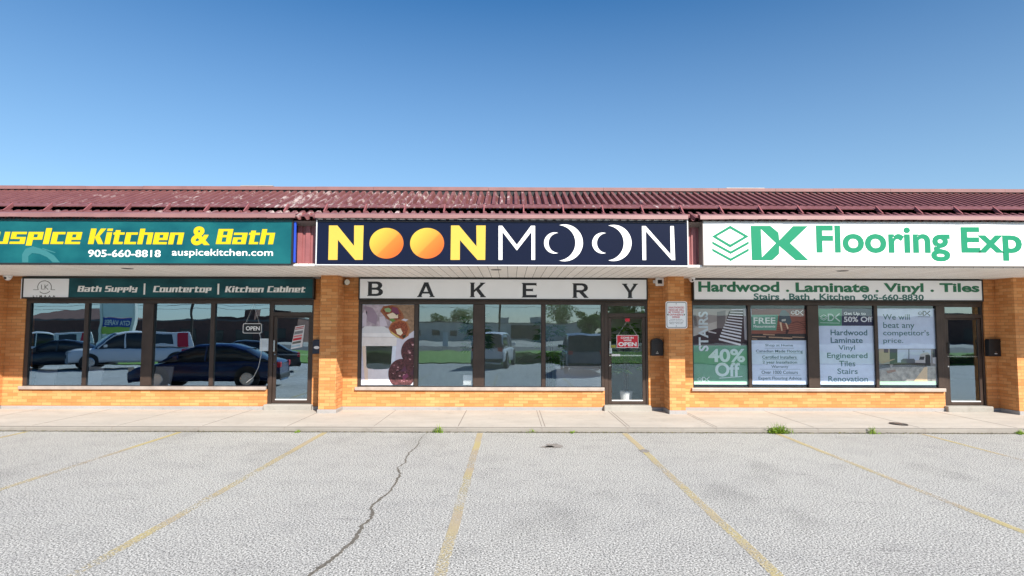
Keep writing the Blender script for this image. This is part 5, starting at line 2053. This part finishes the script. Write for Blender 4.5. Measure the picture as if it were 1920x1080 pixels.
pa = pole(360, 77, 11, "dark utility pole mirrored in the kitchen shop's third pane")
pb = pole(936, 77, 11, "dark utility pole mirrored in the bakery's third pane")
for k, zz in enumerate((5.4, 5.0, 4.5)):
    b = MB()
    l = []
    x0, x1 = pa[0] - 34, pb[0] + 60
    for i in range(50):
        q = i / 49
        x = x0 + (x1 - x0) * q
        span = pb[0] - pa[0]
        u = ((x - pa[0]) / span) % 1
        l.append((x, pa[1] + .1 * k, zz - .9 * 4 * u * (1 - u) * .35 + .5))
    b.tube(l, .022, M['black'], 5)
    o = b.build("overhead_wire", loc=(0, pa[1], 0))
    tag(o, ("top", "middle", "lowest")[k] + " overhead wire mirrored across the top of the shop windows", "wire", "overhead wires along the far road")


# trees and hedges
def leaves(mb, c, rad, n, m, size):
    for i in range(n):
        d = Vector((random.gauss(0, 1), random.gauss(0, 1), random.gauss(0, 1))).normalized() * random.uniform(.35, 1) ** .5
        p = Vector(c) + Vector((d.x * rad[0], d.y * rad[1], d.z * rad[2]))
        u = Vector((random.uniform(-1, 1), random.uniform(-1, 1), random.uniform(-1, 1))).normalized()
        v_ = u.cross(Vector((random.uniform(-1, 1), random.uniform(-1, 1), random.uniform(-1, 1)))).normalized()
        s_ = size * random.uniform(.6, 1.3)
        mb.raw([p - u * s_, p + v_ * s_ * .5, p + u * s_, p - v_ * s_ * .5], [(0, 1, 2, 3)], m)


def tree(px, Dv, h, rad, label, zlow=.35):
    xx, yy = refl(px, Dv)
    t = thing("tree", label, "tree", (xx, yy, 0), "trees across the road")
    b = MB()
    b.tube([(xx, yy, -.06), (xx + .1, yy, h * .35), (xx, yy, h * .8)], [.22, .17, .05], M['bark'], 10)
    tips = []
    for k in range(9):
        a = k * 2.4
        z0 = h * random.uniform(.3, .6)
        tip = (xx + rad * .7 * math.cos(a), yy + rad * .7 * math.sin(a), h * random.uniform(.5, .85))
        tips.append(tip)
        b.tube([(xx, yy, z0), tuple((Vector((xx, yy, z0)) + Vector(tip)) / 2 + Vector((0, 0, .2))), tip], [.08, .05, .02], M['bark'], 6)
    b.build("trunk", t)
    b = MB()
    for k in range(26):
        a = random.uniform(0, 6.28)
        q = random.uniform(0, 1) ** .5 * rad * .75
        zc = h * (zlow + (1 - zlow) * random.uniform(.1, .92))
        leaves(b, (xx + q * math.cos(a), yy + q * math.sin(a), zc), (rad * .33,) * 2 + (h * .11,), 110, M['leaf'], .17)
    b.build("crown", t)


tree(866, 134, 6.7, 3.6, "round tree behind the beige building mirrored in the bakery's second pane")
tree(818, 134, 5.2, 3.0, "lower tree behind the beige building mirrored in the bakery's second pane")
tree(1056, 134, 8.2, 3.9, "tallest tree behind the beige building mirrored in the bakery's right pane")
tree(1112, 84, 4.6, 2.2, "pale leafy tree right of the beige building mirrored in the bakery's right pane", .2)
tree(1178, 66, 5.6, 2.6, "leafy tree mirrored in the bakery door's transom", .2)
tree(1240, 78, 6.0, 3.0, "tree mirrored beside the notice pillar", .2)


def hedge(x0, x1, y, h, label, dens=900):
    o_ = MB()
    n = int((x1 - x0) * dens)
    for i in range(n):
        x = random.uniform(x0, x1)
        hh = h * (.9 + .1 * math.sin(x * 3.1) + .06 * math.sin(x * 7.7))
        a = random.uniform(0, math.pi)
        q = random.uniform(.75, 1)
        p = Vector((x, y + .55 * math.cos(a) * q, .05 + hh * math.sin(a) ** .6 * q))
        u = Vector((random.uniform(-1, 1), random.uniform(-1, 1), random.uniform(-1, 1))).normalized()
        v_ = u.cross(Vector((random.uniform(-1, 1), random.uniform(-1, 1), random.uniform(-1, 1)))).normalized()
        s_ = random.uniform(.03, .065)
        o_.raw([p - u * s_, p + v_ * s_ * .5, p + u * s_, p - v_ * s_ * .5], [(0, 1, 2, 3)], M['hedge'])
    o_.box(x0 + .15, x1 - .15, y - .35, y + .35, .0, h * .7, M['bark'])
    o = o_.build("hedge", loc=((x0 + x1) / 2, y, .06))
    tag(o, label, "hedge", "clipped hedges across the lot")


hedge(.2, 4.4, -7.3, .62, "clipped green hedge mirrored in the bakery's third and fourth panes")
hedge(-9.5, -6.0, -7.3, .62, "clipped green hedge mirrored through the cup on the bakery poster")
hedge(23.0, 27.5, -7.3, .62, "green bush mirrored in the flooring shop door")
for o in list(bpy.data.objects):
    if "_o" in o:
        del o["_o"]
